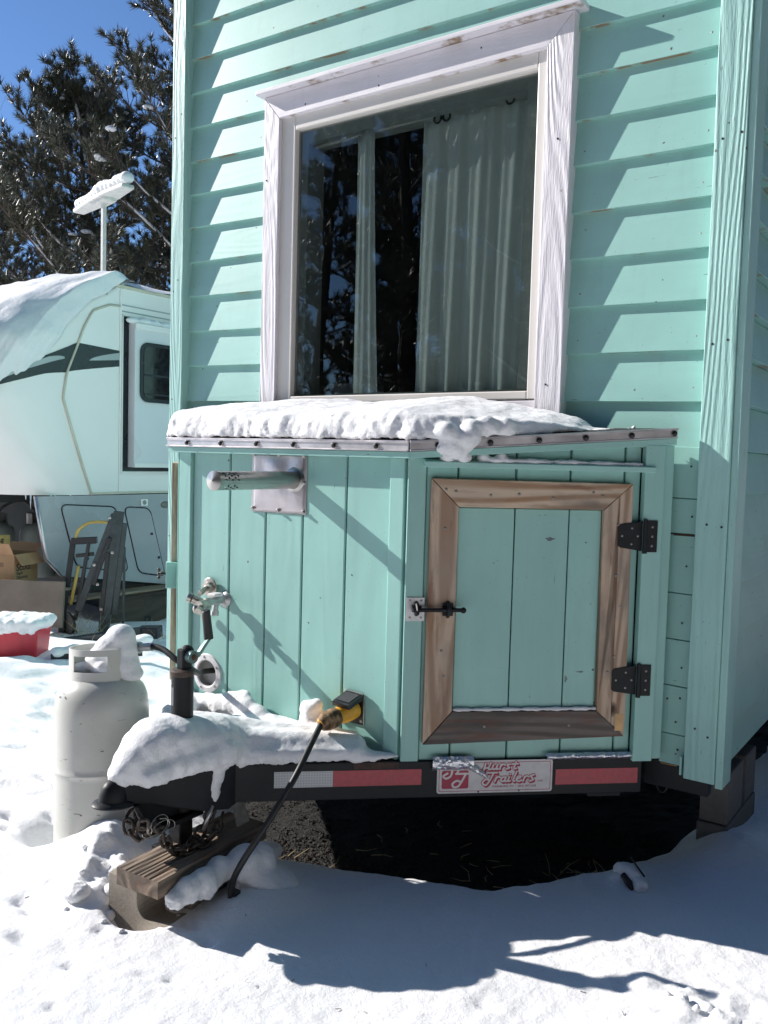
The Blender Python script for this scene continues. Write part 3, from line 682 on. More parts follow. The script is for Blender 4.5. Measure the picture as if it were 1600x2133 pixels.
for (s, z) in ((.10, 1.36), (.13, 1.355), (.24, 1.345), (.33, 1.35), (.44, 1.34), (.57, 1.36), (.60, 1.35), (.10, .86), (.11, .78), (.10, 1.24), (.655, 1.10), (.66, .84), (.655, 1.26), (.245, .62), (.52, .62), (.64, .79), (.675, 1.00)):
    screw_at(frame(BM @ Vector((s, -.0248, z)), (.735, .678, 0)), .0045, door, M_screw)
sm_ = MB().box(.15, .605, -.026, -.008, .664, .6745); 
# snow sliver on the lower border board
# hinges
def hinge(z0, z1):
    zc = (z0+z1)/2; h = (z1-z0)/2
    mb = MB(); mb.prism([(.655, zc-h*.62), (.655, zc+h*.62), (.664, zc+h*.74), (.735, zc+h*.95), (.735, zc-h*.95), (.664, zc-h*.74)], 'y', -.0285, -.0252)
    hg = mb.build('hinge', M_black, door, BM, bevel=.001, seg=1)
    MB().box(.745, .782, -.034, -.031, zc-h, zc+h).tube([(.7405, -.036, zc-h*1.08), (.7405, -.036, zc+h*1.08)], .0075, 10).build('hinge', M_black, house, BM, smooth='auto')
    for (s, z) in ((.668, zc), (.70, zc+h*.5), (.70, zc-h*.5), (.72, zc)): screw_at(frame(BM @ Vector((s, -.0287, z)), (.735, .678, 0)), .004, door, M_screw, 'screw')
    for z in (zc+h*.6, zc, zc-h*.6): screw_at(frame(BM @ Vector((.765, -.0343, z)), (.735, .678, 0)), .004, house, M_screw, 'screw')
hinge(1.176, 1.276); hinge(.715, .815)
# latch
MB().box(-.012, .046, -.0135, -.0105, .951, 1.025).build('latch_plate', M_galv, house, BM, bevel=.001)
mb = MB(); mb.tube([(.005, -.040, .990), (.158, -.040, .990)], .0062, 10)
mb.sphere((.162, -.042, .990), .0095, 10, 8); mb.box(.098, .135, -.040, -.0255, .983, .997); mb.tube([(.116, -.026, .968), (.116, -.046, .978), (.116, -.050, .990), (.116, -.046, 1.002), (.116, -.026, 1.012)], .006, 8)
mb.box(.100, .132, -.029, -.0252, .970, 1.010)
mb.build('bolt_latch', M_black, door, BM, smooth='auto')
mb = MB(); mb.box(.006, .034, -.028, -.0137, .981, .999); mb.tube([(.020, -.014, .972), (.020, -.036, .978), (.020, -.048, .990), (.020, -.036, 1.002), (.020, -.014, 1.008)], .006, 8); mb.build('latch_keeper', M_black, house, BM, smooth='auto')
for (s, z) in ((0, .962), (.035, .962), (0, 1.015), (.035, 1.015)): screw_at(frame(BM @ Vector((s, -.0137, z)), (.735, .678, 0)), .0035, house, M_screw)

# vent plate and flue pipe
n_ = 14; mb = MB()
for j in range(n_+1):
    for i in range(n_+1):
        x = -2.138+.25*i/n_; z = 1.252+.21*j/n_; ed = min(i, n_-i, j, n_-j)/3
        mb.v.append((x, -.603-.004*min(1, ed)*(1+1.6*noise.noise(Vector((x*17, z*17, 3)))), z))
for j in range(n_):
    for i in range(n_): o = j*(n_+1)+i; mb.f.append((o, o+1, o+n_+2, o+n_+1)); mb.mi.append(0)
vp = mb.build('vent_plate', M_crump, house, smooth=True); s_ = vp.modifiers.new('s', 'SOLIDIFY'); s_.thickness = .0012; s_.offset = -1
for (x, z) in ((-2.128, 1.452), (-2.01, 1.454), (-1.898, 1.450), (-1.898, 1.36), (-1.896, 1.262), (-2.01, 1.262), (-2.128, 1.264)): bolt((x, -.606, z), (0, -1, 0), .0062, M_steel, vp, L_=.008)
T = Matrix.Translation((-1.940, -.600, 1.368)) @ Matrix.Rotation(R(90), 4, 'X')     # local z -> -y
mb = MB(); rp = .0292; Lp = .375
NA, NLp = 28, 56
# tube wall with real holes near the tip
ring_o = len(mb.v)
zsv = [Lp*k/NLp for k in range(NLp+1)]
for z in zsv:
    for k in range(NA): a = 2*math.pi*k/NA; mb.v.append(tuple(T @ Vector((rp*math.cos(a), rp*math.sin(a), z))))
for i in range(NLp):
    for k in range(NA):
        row = i-44
        if 0 <= row < 9 and row % 2 == 0 and (k+row//2) % 2 == 0 and k % 7 not in (5, 6): continue
        k2 = (k+1) % NA; mb.f.append((i*NA+k, i*NA+k2, (i+1)*NA+k2, (i+1)*NA+k)); mb.mi.append(0)
mb.lathe([(rp*.97, Lp-.020), (rp*1.05, Lp-.0005), (rp*1.05, Lp+.002), (.0001, Lp+.010)], 32, T)
pipe = mb.build('flue_pipe', M_steel, vp, smooth='auto')
MB().lathe([(rp*1.5, .006), (rp*1.35, .012), (rp*1.02, .013)], 32, T).build('pipe_collar', M_steel, vp, smooth=True)

# hose spigot
sp = MB(); cx0, cz0 = -2.262, .925
T = Matrix.Translation((cx0, AY, cz0)) @ Matrix.Rotation(R(90), 4, 'X')
sp.lathe([(.0001, .0), (.030, .0), (.030, .004), (.020, .010), (.013, .014), (.013, .075), (.016, .078), (.016, .095), (.0001, .097)], 20, T)
spig = sp.build('hose_spigot', M_galv, house, smooth='auto')
MB().tube([(cx0, -.645, cz0), (cx0, -.65, cz0-.040)], [.010, .011], 12).tube([(cx0, -.65, cz0-.036), (cx0, -.652, cz0-.052)], .014, 8).build('drain_nut', M_galv, spig, smooth='auto')
MB().box(cx0-.018, cx0+.018, -.668, -.628, cz0+.017, cz0+.028).build('valve_cap', M_ring, spig, bevel=.003)
mb = MB(); c_ = Vector((-2.262, -.705, .915))
mb.tube([c_+Vector((0, .015, .0)), c_+Vector((0, -.022, -.004))], .023, 14)
mb.tube([c_+Vector((-.012, .0, .01)), c_+Vector((-.036, -.018, .022))], [.014, .017], 12)
mb.tube([c_+Vector((.006, -.015, -.004)), c_+Vector((.02, -.045, -.014))], .012, 12)
mb.sphere(c_+Vector((-.018, -.012, -.012)), .018, 12, 8)
mb.tube([c_+Vector((-.038, -.019, .023)), c_+Vector((-.050, -.026, .028))], [.0175, .0175], 12)
mb.build('brass_splitter', M_brass, spig, smooth='auto')
mb = MB(); c_ = Vector((-2.330, -.61, .962)); T = Matrix.Translation(c_) @ Matrix.Rotation(R(90), 4, 'X')
mb.lathe([(.036, 0), (.036, .004), (.034, .006), (.022, .007), (.020, .020), (.0001, .022)], 24, T); mb.tube([c_+Vector((0, -.02, 0)), c_+Vector((.01, -.06, -.015))], .010, 10)
fl = mb.build('water_inlet', M_brass, house, smooth='auto')
MB().tube([(-2.338, -.612, .855), (-2.338, -.628, .855)], .017, 14).build('small_cap', simple('tan plastic', (.50, .36, .28), .5), house, smooth='auto')
# round white cable port
T = Matrix.Translation((-2.348, AY, .640)) @ Matrix.Rotation(R(90), 4, 'X')
rg = MB().lathe([(.048, -.02), (.048, .004), (.052, .007), (.070, .005), (.073, .0)], 40, T).build('cable_port', M_ring, house, smooth='auto')
MB().lathe([(.0475, .003), (.0475, -.018), (.0001, -.018)], 32, T).build('port_sleeve', M_grey, rg, smooth='auto')
for a in range(5): an = a*1.257+.5; bolt((-2.348+.061*math.cos(an), AY-.007, .640+.061*math.sin(an)), (0, -1, 0), .0035, M_screw, rg, 'screw', .002)
# power inlet, cover and plug
inl = MB().box(-1.690, -1.628, -.606, -.6005, .588, .690).build('power_inlet', M_blackp, house, bevel=.003)
MB().box(-1.627, -1.6245, -.607, -.601, .590, .688).build('inlet_gasket', M_galv, inl)
Tc = Matrix.Translation((-1.662, -.610, .692)) @ Matrix.Rotation(R(14), 4, 'X') @ Matrix.Rotation(R(4), 4, 'Y')
mb = MB(); mb.box(-.034, .036, -.078, .004, -.018, .0, T=Tc); cv = mb.build('flip_cover', M_blackp, inl, bevel=.004)
mb = MB(); mb.box(-.024, .026, -.066, -.010, .0012, .0022, T=Tc); mb.build('cover_inset', simple('worn dark grey plastic', (.05, .05, .055), .6), cv)
mb = MB(); mb.box(-.034, .036, -.006, .003, .0003, .0040, T=Tc); mb.build('cover_clip', M_steel, cv, bevel=.001)
for z in (.60, .675): bolt((-1.636, -.6065, z), (0, -1, 0), .004, M_steel, inl, 'screw', .003)

# ------------------------------------------------------------------ trailer steel
def beamB(name, s0, s1, d0, d1, z0, z1, mat=M_black): return bbox(name, s0, s1, d0, d1, z0, z1, mat, .002)
beam = beamB('tongue_beam', -.64, .775, -.002, .012, .392, .508)
beamB('beam_flange', -.64, .775, -.06, -.0025, .500, .509); beamB('beam_flange', -.64, .775, -.06, -.0025, .391, .400)
bbox('tongue_beam', -.80, .64, -.06, .012, .392, .508, M_black, .002, M=CM)
MB().box(-.905, -.70, .0, .045, .395, .498).build('cross_member', M_black, house, bevel=.002)
MB().box(-3.2, -.91, .02, .07, .40, .498).build('cross_member', M_black, house, bevel=.002)
for x in (-.82, -3.12): MB().box(x-.03, x+.03, .08, 5.0, .39, .497).build('side_rail', M_black, house, bevel=.002)
bbox('weld_plate', -.16, -.02, .0122, .0135, .487, .5075, simple('rusty weld plate', (.055, .030, .022), .7, nscale=40, vary=.5), .0005)
bbox('bracket', .60, .71, -.03, .004, .378, .3905, M_black, .002)
tp1 = bbox('reflective_tape', -.405, -.225, .0124, .0130, .434, .484, M_tape_w, 0)
tp2 = bbox('reflective_tape', -.2245, .052, .0124, .0130, .434, .484, M_tape_r, 0)
tp3 = bbox('reflective_tape', .487, .762, .0124, .0130, .424, .474, M_tape_r, 0)
tag(tp1, 'white half of the reflective tape'); tag(tp2, 'red tape left of the sign'); tag(tp3, 'red tape right of the sign')
# sign plate
def rrect(x0, x1, z0, z1, r, n=5):
    p = []
    for (cx_, cz_, a0) in ((x1-r, z1-r, 0), (x0+r, z1-r, 90), (x0+r, z0+r, 180), (x1-r, z0+r, 270)):
        for k in range(n+1): a = R(a0+90*k/n); p.append((cx_+r*math.cos(a), cz_+r*math.sin(a)))
    return p
mb = MB(); mb.prism(rrect(.101, .475, .405, .509, .008), 'y', -.0165, -.0150); sign = mb.build('maker_sign', M_plw, house, BM); tag(sign, 'white metal sign with red script lettering')
def ring_band(poly, wid, y):
    cx_ = sum(p[0] for p in poly)/len(poly); cz_ = sum(p[1] for p in poly)/len(poly); mb = MB(); n = len(poly)
    inn = []
    for (x, z) in poly: inn.append((x-wid*(1 if x > cx_ else -1), z-wid*(1 if z > cz_ else -1)))
    mb.add([(x, y, z) for x, z in poly]+[(x, y, z) for x, z in inn], [(i, (i+1) % n, (i+1) % n+n, i+n) for i in range(n)]); return mb
ring_band(rrect(.107, .469, .411, .503, .006), .0016, -.0169).build('red_border', M_plr, sign, BM)
def S2(p): return (.101+(p[0]-188)/1265*.374, .405+(482-p[1])/362*.103+(p[0]-188)/1265*.001)
def stroke(mb, pts, wpx, y, off=(0, 0)):
    q = []
    for i in range(len(pts)-1):     # Catmull-Rom smoothing
        p0 = Vector(pts[max(i-1, 0)]); p1 = Vector(pts[i]); p2 = Vector(pts[i+1]); p3 = Vector(pts[min(i+2, len(pts)-1)])
        for t in (0, .25, .5, .75): q.append(.5*((2*p1)+(p2-p0)*t+(2*p0-5*p1+4*p2-p3)*t*t+(3*p1-p0-3*p2+p3)*t**3))
    q.append(Vector(pts[-1])); hw = wpx/2; n = 8
    for i in range(len(q)-1):
        d = q[i+1]-q[i]
        if d.length < 1e-6: continue
        nn = Vector((-d.y, d.x)).normalized()*hw
        c4 = [q[i]+nn, q[i+1]+nn, q[i+1]-nn, q[i]-nn]; P4 = [S2((c.x+off[0], c.y+off[1])) for c in c4]
        yy = y-1e-6*i; mb.add([(p[0], yy, p[1]) for p in P4], [(0, 1, 2, 3)])
    for i, c in enumerate(q):
        P8 = [S2((c.x+hw*math.cos(2*math.pi*k/n)+off[0], c.y+hw*math.sin(2*math.pi*k/n)+off[1])) for k in range(n)]
        yy = y-1e-6*(i+.5)-5e-5; mb.add([(p[0], yy, p[1]) for p in P8], [tuple(range(n))])
LET = [[(712, 150), (690, 235), (662, 232)], [(690, 208), (748, 200)], [(768, 145), (744, 212), (772, 218)], [(800, 165), (785, 205), (800, 220), (830, 205), (842, 165)], [(842, 165), (832, 215), (850, 216)], [(880, 165), (868, 220)], [(874, 188), (900, 165), (926, 172)], [(978, 166), (950, 172), (958, 192), (972, 208), (936, 218)], [(1046, 140), (1022, 212), (1050, 214)], [(1000, 165), (1068, 163)],
       [(728, 258), (842, 258)], [(802, 262), (748, 368), (712, 398), (682, 368), (720, 330), (750, 340)], [(835, 308), (815, 360)], [(825, 328), (855, 304), (874, 312)], [(928, 312), (896, 315), (884, 348), (908, 360), (930, 338), (938, 310)], [(938, 308), (928, 355), (950, 358)], [(975, 308), (962, 355), (985, 355)], [(984, 280), (986, 281)], [(1056, 250), (1018, 348), (1036, 358)], [(1060, 335), (1094, 322), (1098, 304), (1070, 308), (1054, 345), (1080, 362), (1112, 350)], [(1146, 308), (1130, 360)], [(1138, 328), (1165, 304), (1192, 312)], [(1248, 292), (1210, 302), (1228, 326), (1238, 350), (1196, 362)]]
mb = MB()
for st in LET: stroke(mb, st, 34, -.0172)
for st in LET: stroke(mb, st, 26, -.0172, (12, 17))
mb.build('lettering_shadow', M_plr, sign, BM)
mb = MB()
for st in LET: stroke(mb, st, 19, -.0176)
mb.build('lettering', M_plw, sign, BM)
a_, c_ = S2((240, 225)), S2((530, 430)); mb = MB(); mb.prism(rrect(a_[0], c_[0], c_[1], a_[1], .006), 'y', -.0170, -.0166); mb.build('red_emblem', M_plr, sign, BM)
mb = MB()
for st in [[(352, 215), (335, 285), (285, 312), (255, 285), (300, 255)], [(392, 262), (530, 262)], [(420, 222), (400, 262)], [(500, 262), (455, 350), (420, 402), (372, 412), (356, 375), (400, 340), (440, 352)]]: stroke(mb, st, 22, -.0174)
mb.build('emblem_strokes', M_plw, sign, BM)
def TB_(px, py, y=-.0168):
    s_, z_ = S2((px, py)); p = BM @ Vector((s_, y, z_)); return frame(p, (.735, .678, 0))
text('INC.', 'lettering', M_plr, sign, TB_(1292, 372), .008, sx=1.2)
text('WASHBURN, TN  •  (865) 497-2228', 'lettering', M_plr, sign, TB_(785, 425), .0085, sx=1.12, shear=.15)
for (px, py) in ((1085, 466), (640, 470)): bolt(BM @ Vector((*[S2((px, py))[0]], -.0166, S2((px, py))[1])), nb, .0022, M_blackprint, sign, 'screw', .001)
# foil
def foil(s0, s1, z1, z0, dd, name='foil_strip', extra=None, lab=None):
    n, mrow = 44, 12; mb = MB()
    for j in range(mrow+1):
        t = j/mrow
        for i in range(n+1):
            u = i/n; s = s0+(s1-s0)*u; z = z1+(z0-z1)*t; d = dd+.010*math.sin(t*math.pi)
            if extra: z, d = extra(u, t, z, d)
            q = noise.noise(Vector((s*55, z*70, 2)))*.004+noise.noise(Vector((s*140, z*140, 5)))*.002
            mb.v.append((s+q*.5, -(d+q), z+q*.6))
    for j in range(mrow):
        for i in range(n): o = j*(n+1)+i; mb.f.append((o, o+1, o+n+2, o+n+1)); mb.mi.append(0)
    o = mb.build(name, M_foil, house, BM); s_ = o.modifiers.new('s', 'SOLIDIFY'); s_.thickness = .0006
    if lab: tag(o, lab)
    return o
foil(.452, .738, .528, .508, .018, lab='foil folded over the beam top right of the sign')
foil(.084, .215, .524, .482, .0185, lab='loose foil hanging over the corner of the sign')
foil(.200, .262, .512, .455, .0195, extra=lambda u, t, z, d: (.512-.046*u-(.022-.010*u)*t*1.3, d+.004), lab='twisted end of the loose foil')

# coupler
secs = [(-1.300, .030, .470, .530), (-1.270, .036, .462, .534), (-1.22, .044, .448, .535), (-1.15, .066, .420, .536), (-1.07, .098, .392, .538), (-.99, .125, .380, .540), (-.93, .120, .392, .540)]
mb = MB(); cxp = -1.965
for (y, hw, z0, z1) in secs:
    r = .012; mb.v += [(cxp-hw, y, z0), (cxp+hw, y, z0), (cxp+hw, y, z1-r), (cxp+hw-r, y, z1), (cxp-hw+r, y, z1), (cxp-hw, y, z1-r)]
for i in range(len(secs)-1):
    o = i*6
    for k in range(6): k2 = (k+1) % 6; mb.f.append((o+k, o+k2, o+6+k2, o+6+k)); mb.mi.append(0)
mb.f += [(5, 4, 3, 2, 1, 0), tuple(6*(len(secs)-1)+k for k in range(6))]; mb.mi += [0, 0]
coup = mb.build('coupler', M_black, house, bevel=.004); bm = bmesh.new(); bm.from_mesh(coup.data); bmesh.ops.recalc_face_normals(bm, faces=bm.faces); bm.to_mesh(coup.data); bm.free(); auto(coup, 30)
mb = MB(); T = Matrix.Translation((cxp, -1.316, .478)) @ Matrix.Rotation(R(-6), 4, 'X')
mb.lathe([(.058, -.012), (.060, -.008), (.056, -.003), (.042, .002), (.0405, .018), (.036, .038), (.026, .052), (.013, .059), (.0001, .061)], 28, T @ Matrix.Diagonal((.86, 1.05, 1, 1)))
mb.lathe([(.050, -.012), (.034, -.012), (.034, .01)], 28, T); mb.build('ball_socket', M_black, coup, smooth='auto')
MB().box(cxp-.05, cxp+.05, -1.24, -1.02, .355, .372).box(cxp-.02, cxp+.02, -1.26, -1.10, .372, .45).build('ball_clamp', M_black, coup, bevel=.004)
# tongue jack
jx, jy = -1.965, -1.068
jack = MB().tube([(jx, jy, .36), (jx, jy, .792)], .0330, 28).build('tongue_jack', M_black, house, smooth='auto')
MB().lathe([(.034, .785), (.0355, .788), (.0355, .800), (.030, .804), (.0001, .805)], 28, Matrix.Translation((jx, jy, 0))).build('jack_cap', simple('rust edged steel', (.07, .05, .04), .6, .4, nscale=60, vary=.5), jack, smooth='auto')
MB().box(jx-.026, jx+.026, jy-.026, jy+.026, .268, .36).build('jack_leg', M_black, jack, bevel=.004)
MB().box(jx-.060, jx+.060, jy-.060, jy+.060, .258, .268).build('jack_foot', M_black, jack, bevel=.002)
mb = MB(); mb.box(jx-.014, jx+.014, jy-.012, jy+.026, .800, .865); mb.sphere((jx, jy+.016, .852), .022, 12, 8); mb.build('crank_head', M_black, jack, bevel=.004)
M_crank = simple('worn teal crank', (.13, .20, .19), .45, .5, nscale=50, vary=.4, bs=.3)
mb = MB(); T = Matrix.Translation((jx, jy+.03, .842)) @ Matrix.Rotation(R(8), 4, 'Z')
pts = [(0, 0, 0), (0, .028, .003), (0, .052, .028), (0, .094, .052)]
mb = MB()
for a, b_ in zip(pts[:-1], pts[1:]):
    pass
mb.tube([(jx+.022, jy+.012, .842), (jx+.022, jy+.040, .843), (jx+.022, jy+.058, .862), (jx+.022, jy+.088, .890)], [.019, .018, .017, .015], 4, flat=.5)
crank = mb.build('crank_arm', M_crank, jack, bevel=.002)
MB().tube([(jx+.006, jy+.012, .842), (jx+.034, jy+.012, .842)], .019, 18).build('crank_boss', M_crank, crank, smooth='auto')
bolt((jx+.034, jy+.012, .842), (1, 0, 0), .007, simple('rusty rivet', (.10, .045, .02), .8), crank, 'rivet', .003)
MB().tube([(jx+.022, jy+.083, .886), (jx+.022, jy+.070, .972)], [.0145, .0125], 20).tube([(jx+.022, jy+.070, .972), (jx+.022, jy+.069, .975)], [.0135, .010], 20).build('crank_handle', M_rubber, crank, smooth='auto')
lb = MB(); 
for i in range(9):
    for j in range(7):
        a = -2.5+.9*i/8*1.0; lb.v.append((jx+.0334*math.cos(a), jy+.0334*math.sin(a), .70+.055*j/6+.004*math.sin(i*.8)))
for i in range(8):
    for j in range(6): o = i*7+j; lb.f.append((o, o+7, o+8, o+1)); lb.mi.append(0)
lb.build('worn_sticker', simple('scuffed clear sticker', (.10, .11, .125), .35, nscale=60, vary=.3), jack, smooth=True)

# ------------------------------------------------------------------ chains, cords
def link_mesh(L_=.042, W_=.026, r=.0050):
    mb = MB(); pts = []
    hl = L_/2-W_/2
    for k in range(7): a = -math.pi/2+math.pi*k/6; pts.append((hl+W_/2*math.cos(a), W_/2*math.sin(a), 0))
    for k in range(7): a = math.pi/2+math.pi*k/6; pts.append((-hl+W_/2*math.cos(a), W_/2*math.sin(a), 0))
    mb.tube(pts, r, 7, closed=True); me = bpy.data.meshes.new('link'); me.from_pydata(mb.v, [], mb.f); me.materials.append(M_chain)
    me.polygons.foreach_set('use_smooth', [True]*len(me.polygons)); return me
LM = link_mesh(); LMs = link_mesh(.020, .012, .0022); LMs.materials[0] = M_galv
def chain(path, lab, me=LM, pitch=.0300, parent_label_cat='chain', name='safety_chain', twist0=0):
    P_ = [Vector(p) for p in path]; dens = []
    for i in range(len(P_)-1):
        p0 = P_[max(i-1, 0)]; p1 = P_[i]; p2 = P_[i+1]; p3 = P_[min(i+2, len(P_)-1)]
        for t in np.linspace(0, 1, 12)[:-1]: dens.append(.5*((2*p1)+(p2-p0)*t+(2*p0-5*p1+4*p2-p3)*t*t+(3*p1-p0-3*p2+p3)*t**3))
    dens.append(P_[-1]); root = empty(name, P_[0], lab, 'chain', None); acc = 0; k = 0; nxt = pitch/2
    for i in range(len(dens)-1):
        d = dens[i+1]-dens[i]; l = d.length
        while acc+l > nxt:
            p = dens[i]+d*((nxt-acc)/l); x = d.normalized(); z = x.orthogonal().normalized()
            M_ = Matrix.Translation(p) @ Matrix((x, z.cross(x), z)).transposed().to_4x4() @ Matrix.Rotation(R(90*(k % 2)+twist0+rnd(-14, 14)), 4, 'X')
            o = bpy.data.objects.new('link', me); COL.objects.link(o); place(o, root, M_); k += 1; nxt += pitch
        acc += l
    return root
chain([(-1.872, -1.000, .525), (-1.868, -.995, .47), (-1.874, -1.005, .42), (-1.885, -1.03, .36), (-1.895, -1.055, .315), (-1.895, -1.09, .292), (-1.90, -1.13, .288), (-1.905, -1.16, .292)], 'rusty safety chain hanging from the snowy tongue down to the plank')
chain([(-1.905, -1.28, .452), (-1.875, -1.285, .425), (-1.90, -1.27, .395), (-1.865, -1.25, .405), (-1.885, -1.21, .375), (-1.89, -1.19, .335), (-1.885, -1.165, .303), (-1.875, -1.12, .292), (-1.87, -1.06, .296), (-1.86, -1.02, .318), (-1.875, -.985, .345)], 'rusty safety chain bunched below the coupler and looped over the plank')
chain([(-1.93, -1.27, .44), (-1.92, -1.30, .412), (-1.90, -1.285, .38), (-1.885, -1.265, .412)], 'short bunch of chain links under the front of the coupler')
mb = MB()
for k in range(5):
    a0 = rnd(0, 6); c_ = Vector((-1.86+rnd(-.01, .01), -1.235+rnd(-.02, .02), .41+rnd(-.01, .012)))
    mb.tube([c_+Vector((.002*k, .05*math.cos(a0+t)*(.5+.12*k), .024*math.sin(a0+t))) for t in np.linspace(0, 4.5, 12)], .0011, 5)
tag(mb.build('wire_tie', M_brass, smooth=True), 'thin twisted wire tied round the chains under the coupler', 'wire')
strap = MB().add([(-1.862, -.972, .46), (-1.858, -.936, .455), (-1.835, -.905, .318), (-1.848, -.945, .308), (-1.866, -.972, .459), (-1.862, -.936, .454), (-1.839, -.905, .317), (-1.852, -.945, .307)], [(0, 3, 2, 1), (4, 5, 6, 7), (0, 1, 5, 4), (1, 2, 6, 5), (2, 3, 7, 6), (3, 0, 4, 7)]).build('mud_strap', simple('weathered grey strap', (.16, .155, .14), .8, nscale=60, vary=.3)); tag(strap, 'grey weathered strap hanging under the tongue beam', 'strap')
pin = MB().tube([(-1.853, -1.045, .405), (-1.875, -1.06, .33)], .0055, 8).build('hitch_pin', M_galv, smooth=True); tag(pin, 'grey steel pin standing between the chains', 'pin')
rod2 = MB().tube([(-1.985, -1.125, .40), (-1.985, -1.125, .30)], .003, 8).build('thin_rod', M_galv, smooth=True); tag(rod2, 'thin bright rod beside the jack leg', 'rod')

# yellow plug and its cord
def curve_pts(P_, n=10):
    P_ = [Vector(p) for p in P_]; out = []
    for i in range(len(P_)-1):
        p0 = P_[max(i-1, 0)]; p1 = P_[i]; p2 = P_[i+1]; p3 = P_[min(i+2, len(P_)-1)]
        for t in np.linspace(0, 1, n+1)[:-1]: out.append(.5*((2*p1)+(p2-p0)*t+(2*p0-5*p1+4*p2-p3)*t*t+(3*p1-p0-3*p2+p3)*t**3))
    out.append(P_[-1]); return out
plug = empty('power_cord', (-1.662, -.61, .635), 'black power cord with a yellow plug pushed into the box inlet', 'power cord')
ax = Vector((-.10, -1, -.10)).normalized(); p0 = Vector((-1.664, -.607, .636))
T = frame((0, 0, 0), (1, 0, 0)); zv = ax; xv = zv.orthogonal().normalized(); yv = zv.cross(xv)
T = Matrix.Translation(p0) @ Matrix((xv, yv, zv)).transposed().to_4x4()
MB().lathe([(.0001, 0), (.030, 0), (.031, .004), (.031, .052), (.028, .056), (.0275, .098), (.029, .103), (.028, .128), (.020, .150), (.011, .158), (.0001, .158)], 28, T).build('plug', M_yel, plug, smooth='auto')
m, nt, b = new_mat('frayed brown tape'); v = coords(nt); L(nt, mixc(nt, ramp(nt, noise_t(nt, v, 45, 5), [(.4, 0), (.6, 1)]), (.07, .04, .02), (.34, .22, .12)), b.inputs['Base Color']); b.inputs['Roughness'].default_value = .9; bump(nt, b, noise_t(nt, v, 150, 3), .7, .003)
mb = MB(); mb.lathe([(.0298, .085), (.0312, .09), (.0312, .125), (.026, .145), (.0145, .160)], 28, T, a0=R(20), a1=R(250)); mb.build('tape_wrap', m, plug, smooth='auto')
pe = p0+ax*.150
cp_ = curve_pts([pe, (-1.658, -.835, .572), (-1.640, -.925, .505), (-1.664, -1.020, .385), (-1.712, -1.072, .272), (-1.745, -1.070, .198), (-1.752, -1.062, .10)])
MB().tube(cp_, .0095, 14).build('cord', M_rubber, plug, smooth=True)
MB().box(-1.758, -1.732, -1.068, -1.045, .08, .185).build('cord_end', M_rubber, plug, bevel=.002)
# trailer wiring cord
tc_ = empty('wiring_cord', (-2.33, -.62, .655), 'black wiring cord running from the white port behind the jack to its connector', 'cord')
MB().tube(curve_pts([(-2.335, -.575, .648), (-2.335, -.64, .655), (-2.27, -.72, .675), (-2.19, -.83, .725), (-2.22, -.86, .752), (-2.29, -.865, .782), (-2.35, -.88, .787)]), .0105, 10).build('cord', M_rubber, tc_, smooth=True)
MB().tube([(-2.33, -.875, .785), (-2.375, -.888, .779)], .014, 12).tube([(-2.375, -.888, .779), (-2.43, -.90, .772)], .020, 10).build('connector', M_galv, tc_, smooth='auto')

# ------------------------------------------------------------------ propane tank
TT_ = Matrix.Translation((-2.425, -1.003, .02)) @ Matrix.Rotation(R(-34.9+180), 4, 'Z') @ Matrix.Rotation(R(5.2), 4, 'Y')
tank = empty('propane_tank', (-2.425, -1.003, .02), 'scratched cream propane tank standing in snow beside the trailer tongue', 'propane tank')
rT = .155
prof = [(.0001, .03), (.10, .03), (.14, .05), (rT, .10), (rT, .12), (rT, .335), (rT, .352), (rT+.003, .356), (rT+.003, .360), (rT, .364), (rT, .38), (rT, .54), (rT-.0005, .56), (.151, .595), (.138, .628), (.115, .654), (.085, .668), (.04, .674), (.0001, .675)]
MB().lathe(prof, 56, TT_).build('body', M_tank, tank, smooth='auto')
MB().lathe([(.105, .0), (.112, .0), (.112, .045), (.105, .045)], 32, TT_).build('foot_ring', M_tank, tank, smooth='auto')
# collar: plate curved round the valve with two hand openings
mb = MB(); rc = .108; zc0, zc1 = .655, .762; na = 60
def colcell(k, j): # openings
    a = k/na*360; zf = j/10
    for (a0, a1) in ((118, 182), (330, 385)):
        if a0 < a < a1 and .26 < zf < .80: return True
    return 208 < a < 300
for i_, rr in enumerate((rc, rc-.004)):
    for j in range(11):
        for k in range(na): a = 2*math.pi*k/na; mb.v.append(tuple(TT_ @ Vector((rr*math.cos(a), rr*math.sin(a), zc0+(zc1-zc0)*j/10))))
for j in range(10):
    for k in range(na):
        if colcell(k, j): continue
        k2 = (k+1) % na; A = [j*na+k, j*na+k2, (j+1)*na+k2, (j+1)*na+k]; B_ = [x+11*na for x in A]
        mb.f.append(tuple(A)); mb.f.append(tuple(reversed(B_))); mb.mi += [0, 0]
        for (dj, dk, e1, e2) in ((0, -1, 0, 3), (0, 1, 1, 2), (-1, 0, 0, 1), (1, 0, 3, 2)):
            jj, kk = j+dj, (k+dk) % na
            if jj < 0 or jj > 9 or colcell(kk, jj): mb.f.append((A[e1], A[e2], B_[e2], B_[e1])); mb.mi.append(0)
mb.build('collar', M_tank, tank, smooth='auto')
MB().lathe([(.0001, .67), (.022, .67), (.022, .70), (.012, .704), (.012, .722), (.020, .724), (.020, .735), (.0001, .737)], 16, TT_).build('valve', M_brass, tank, smooth='auto')
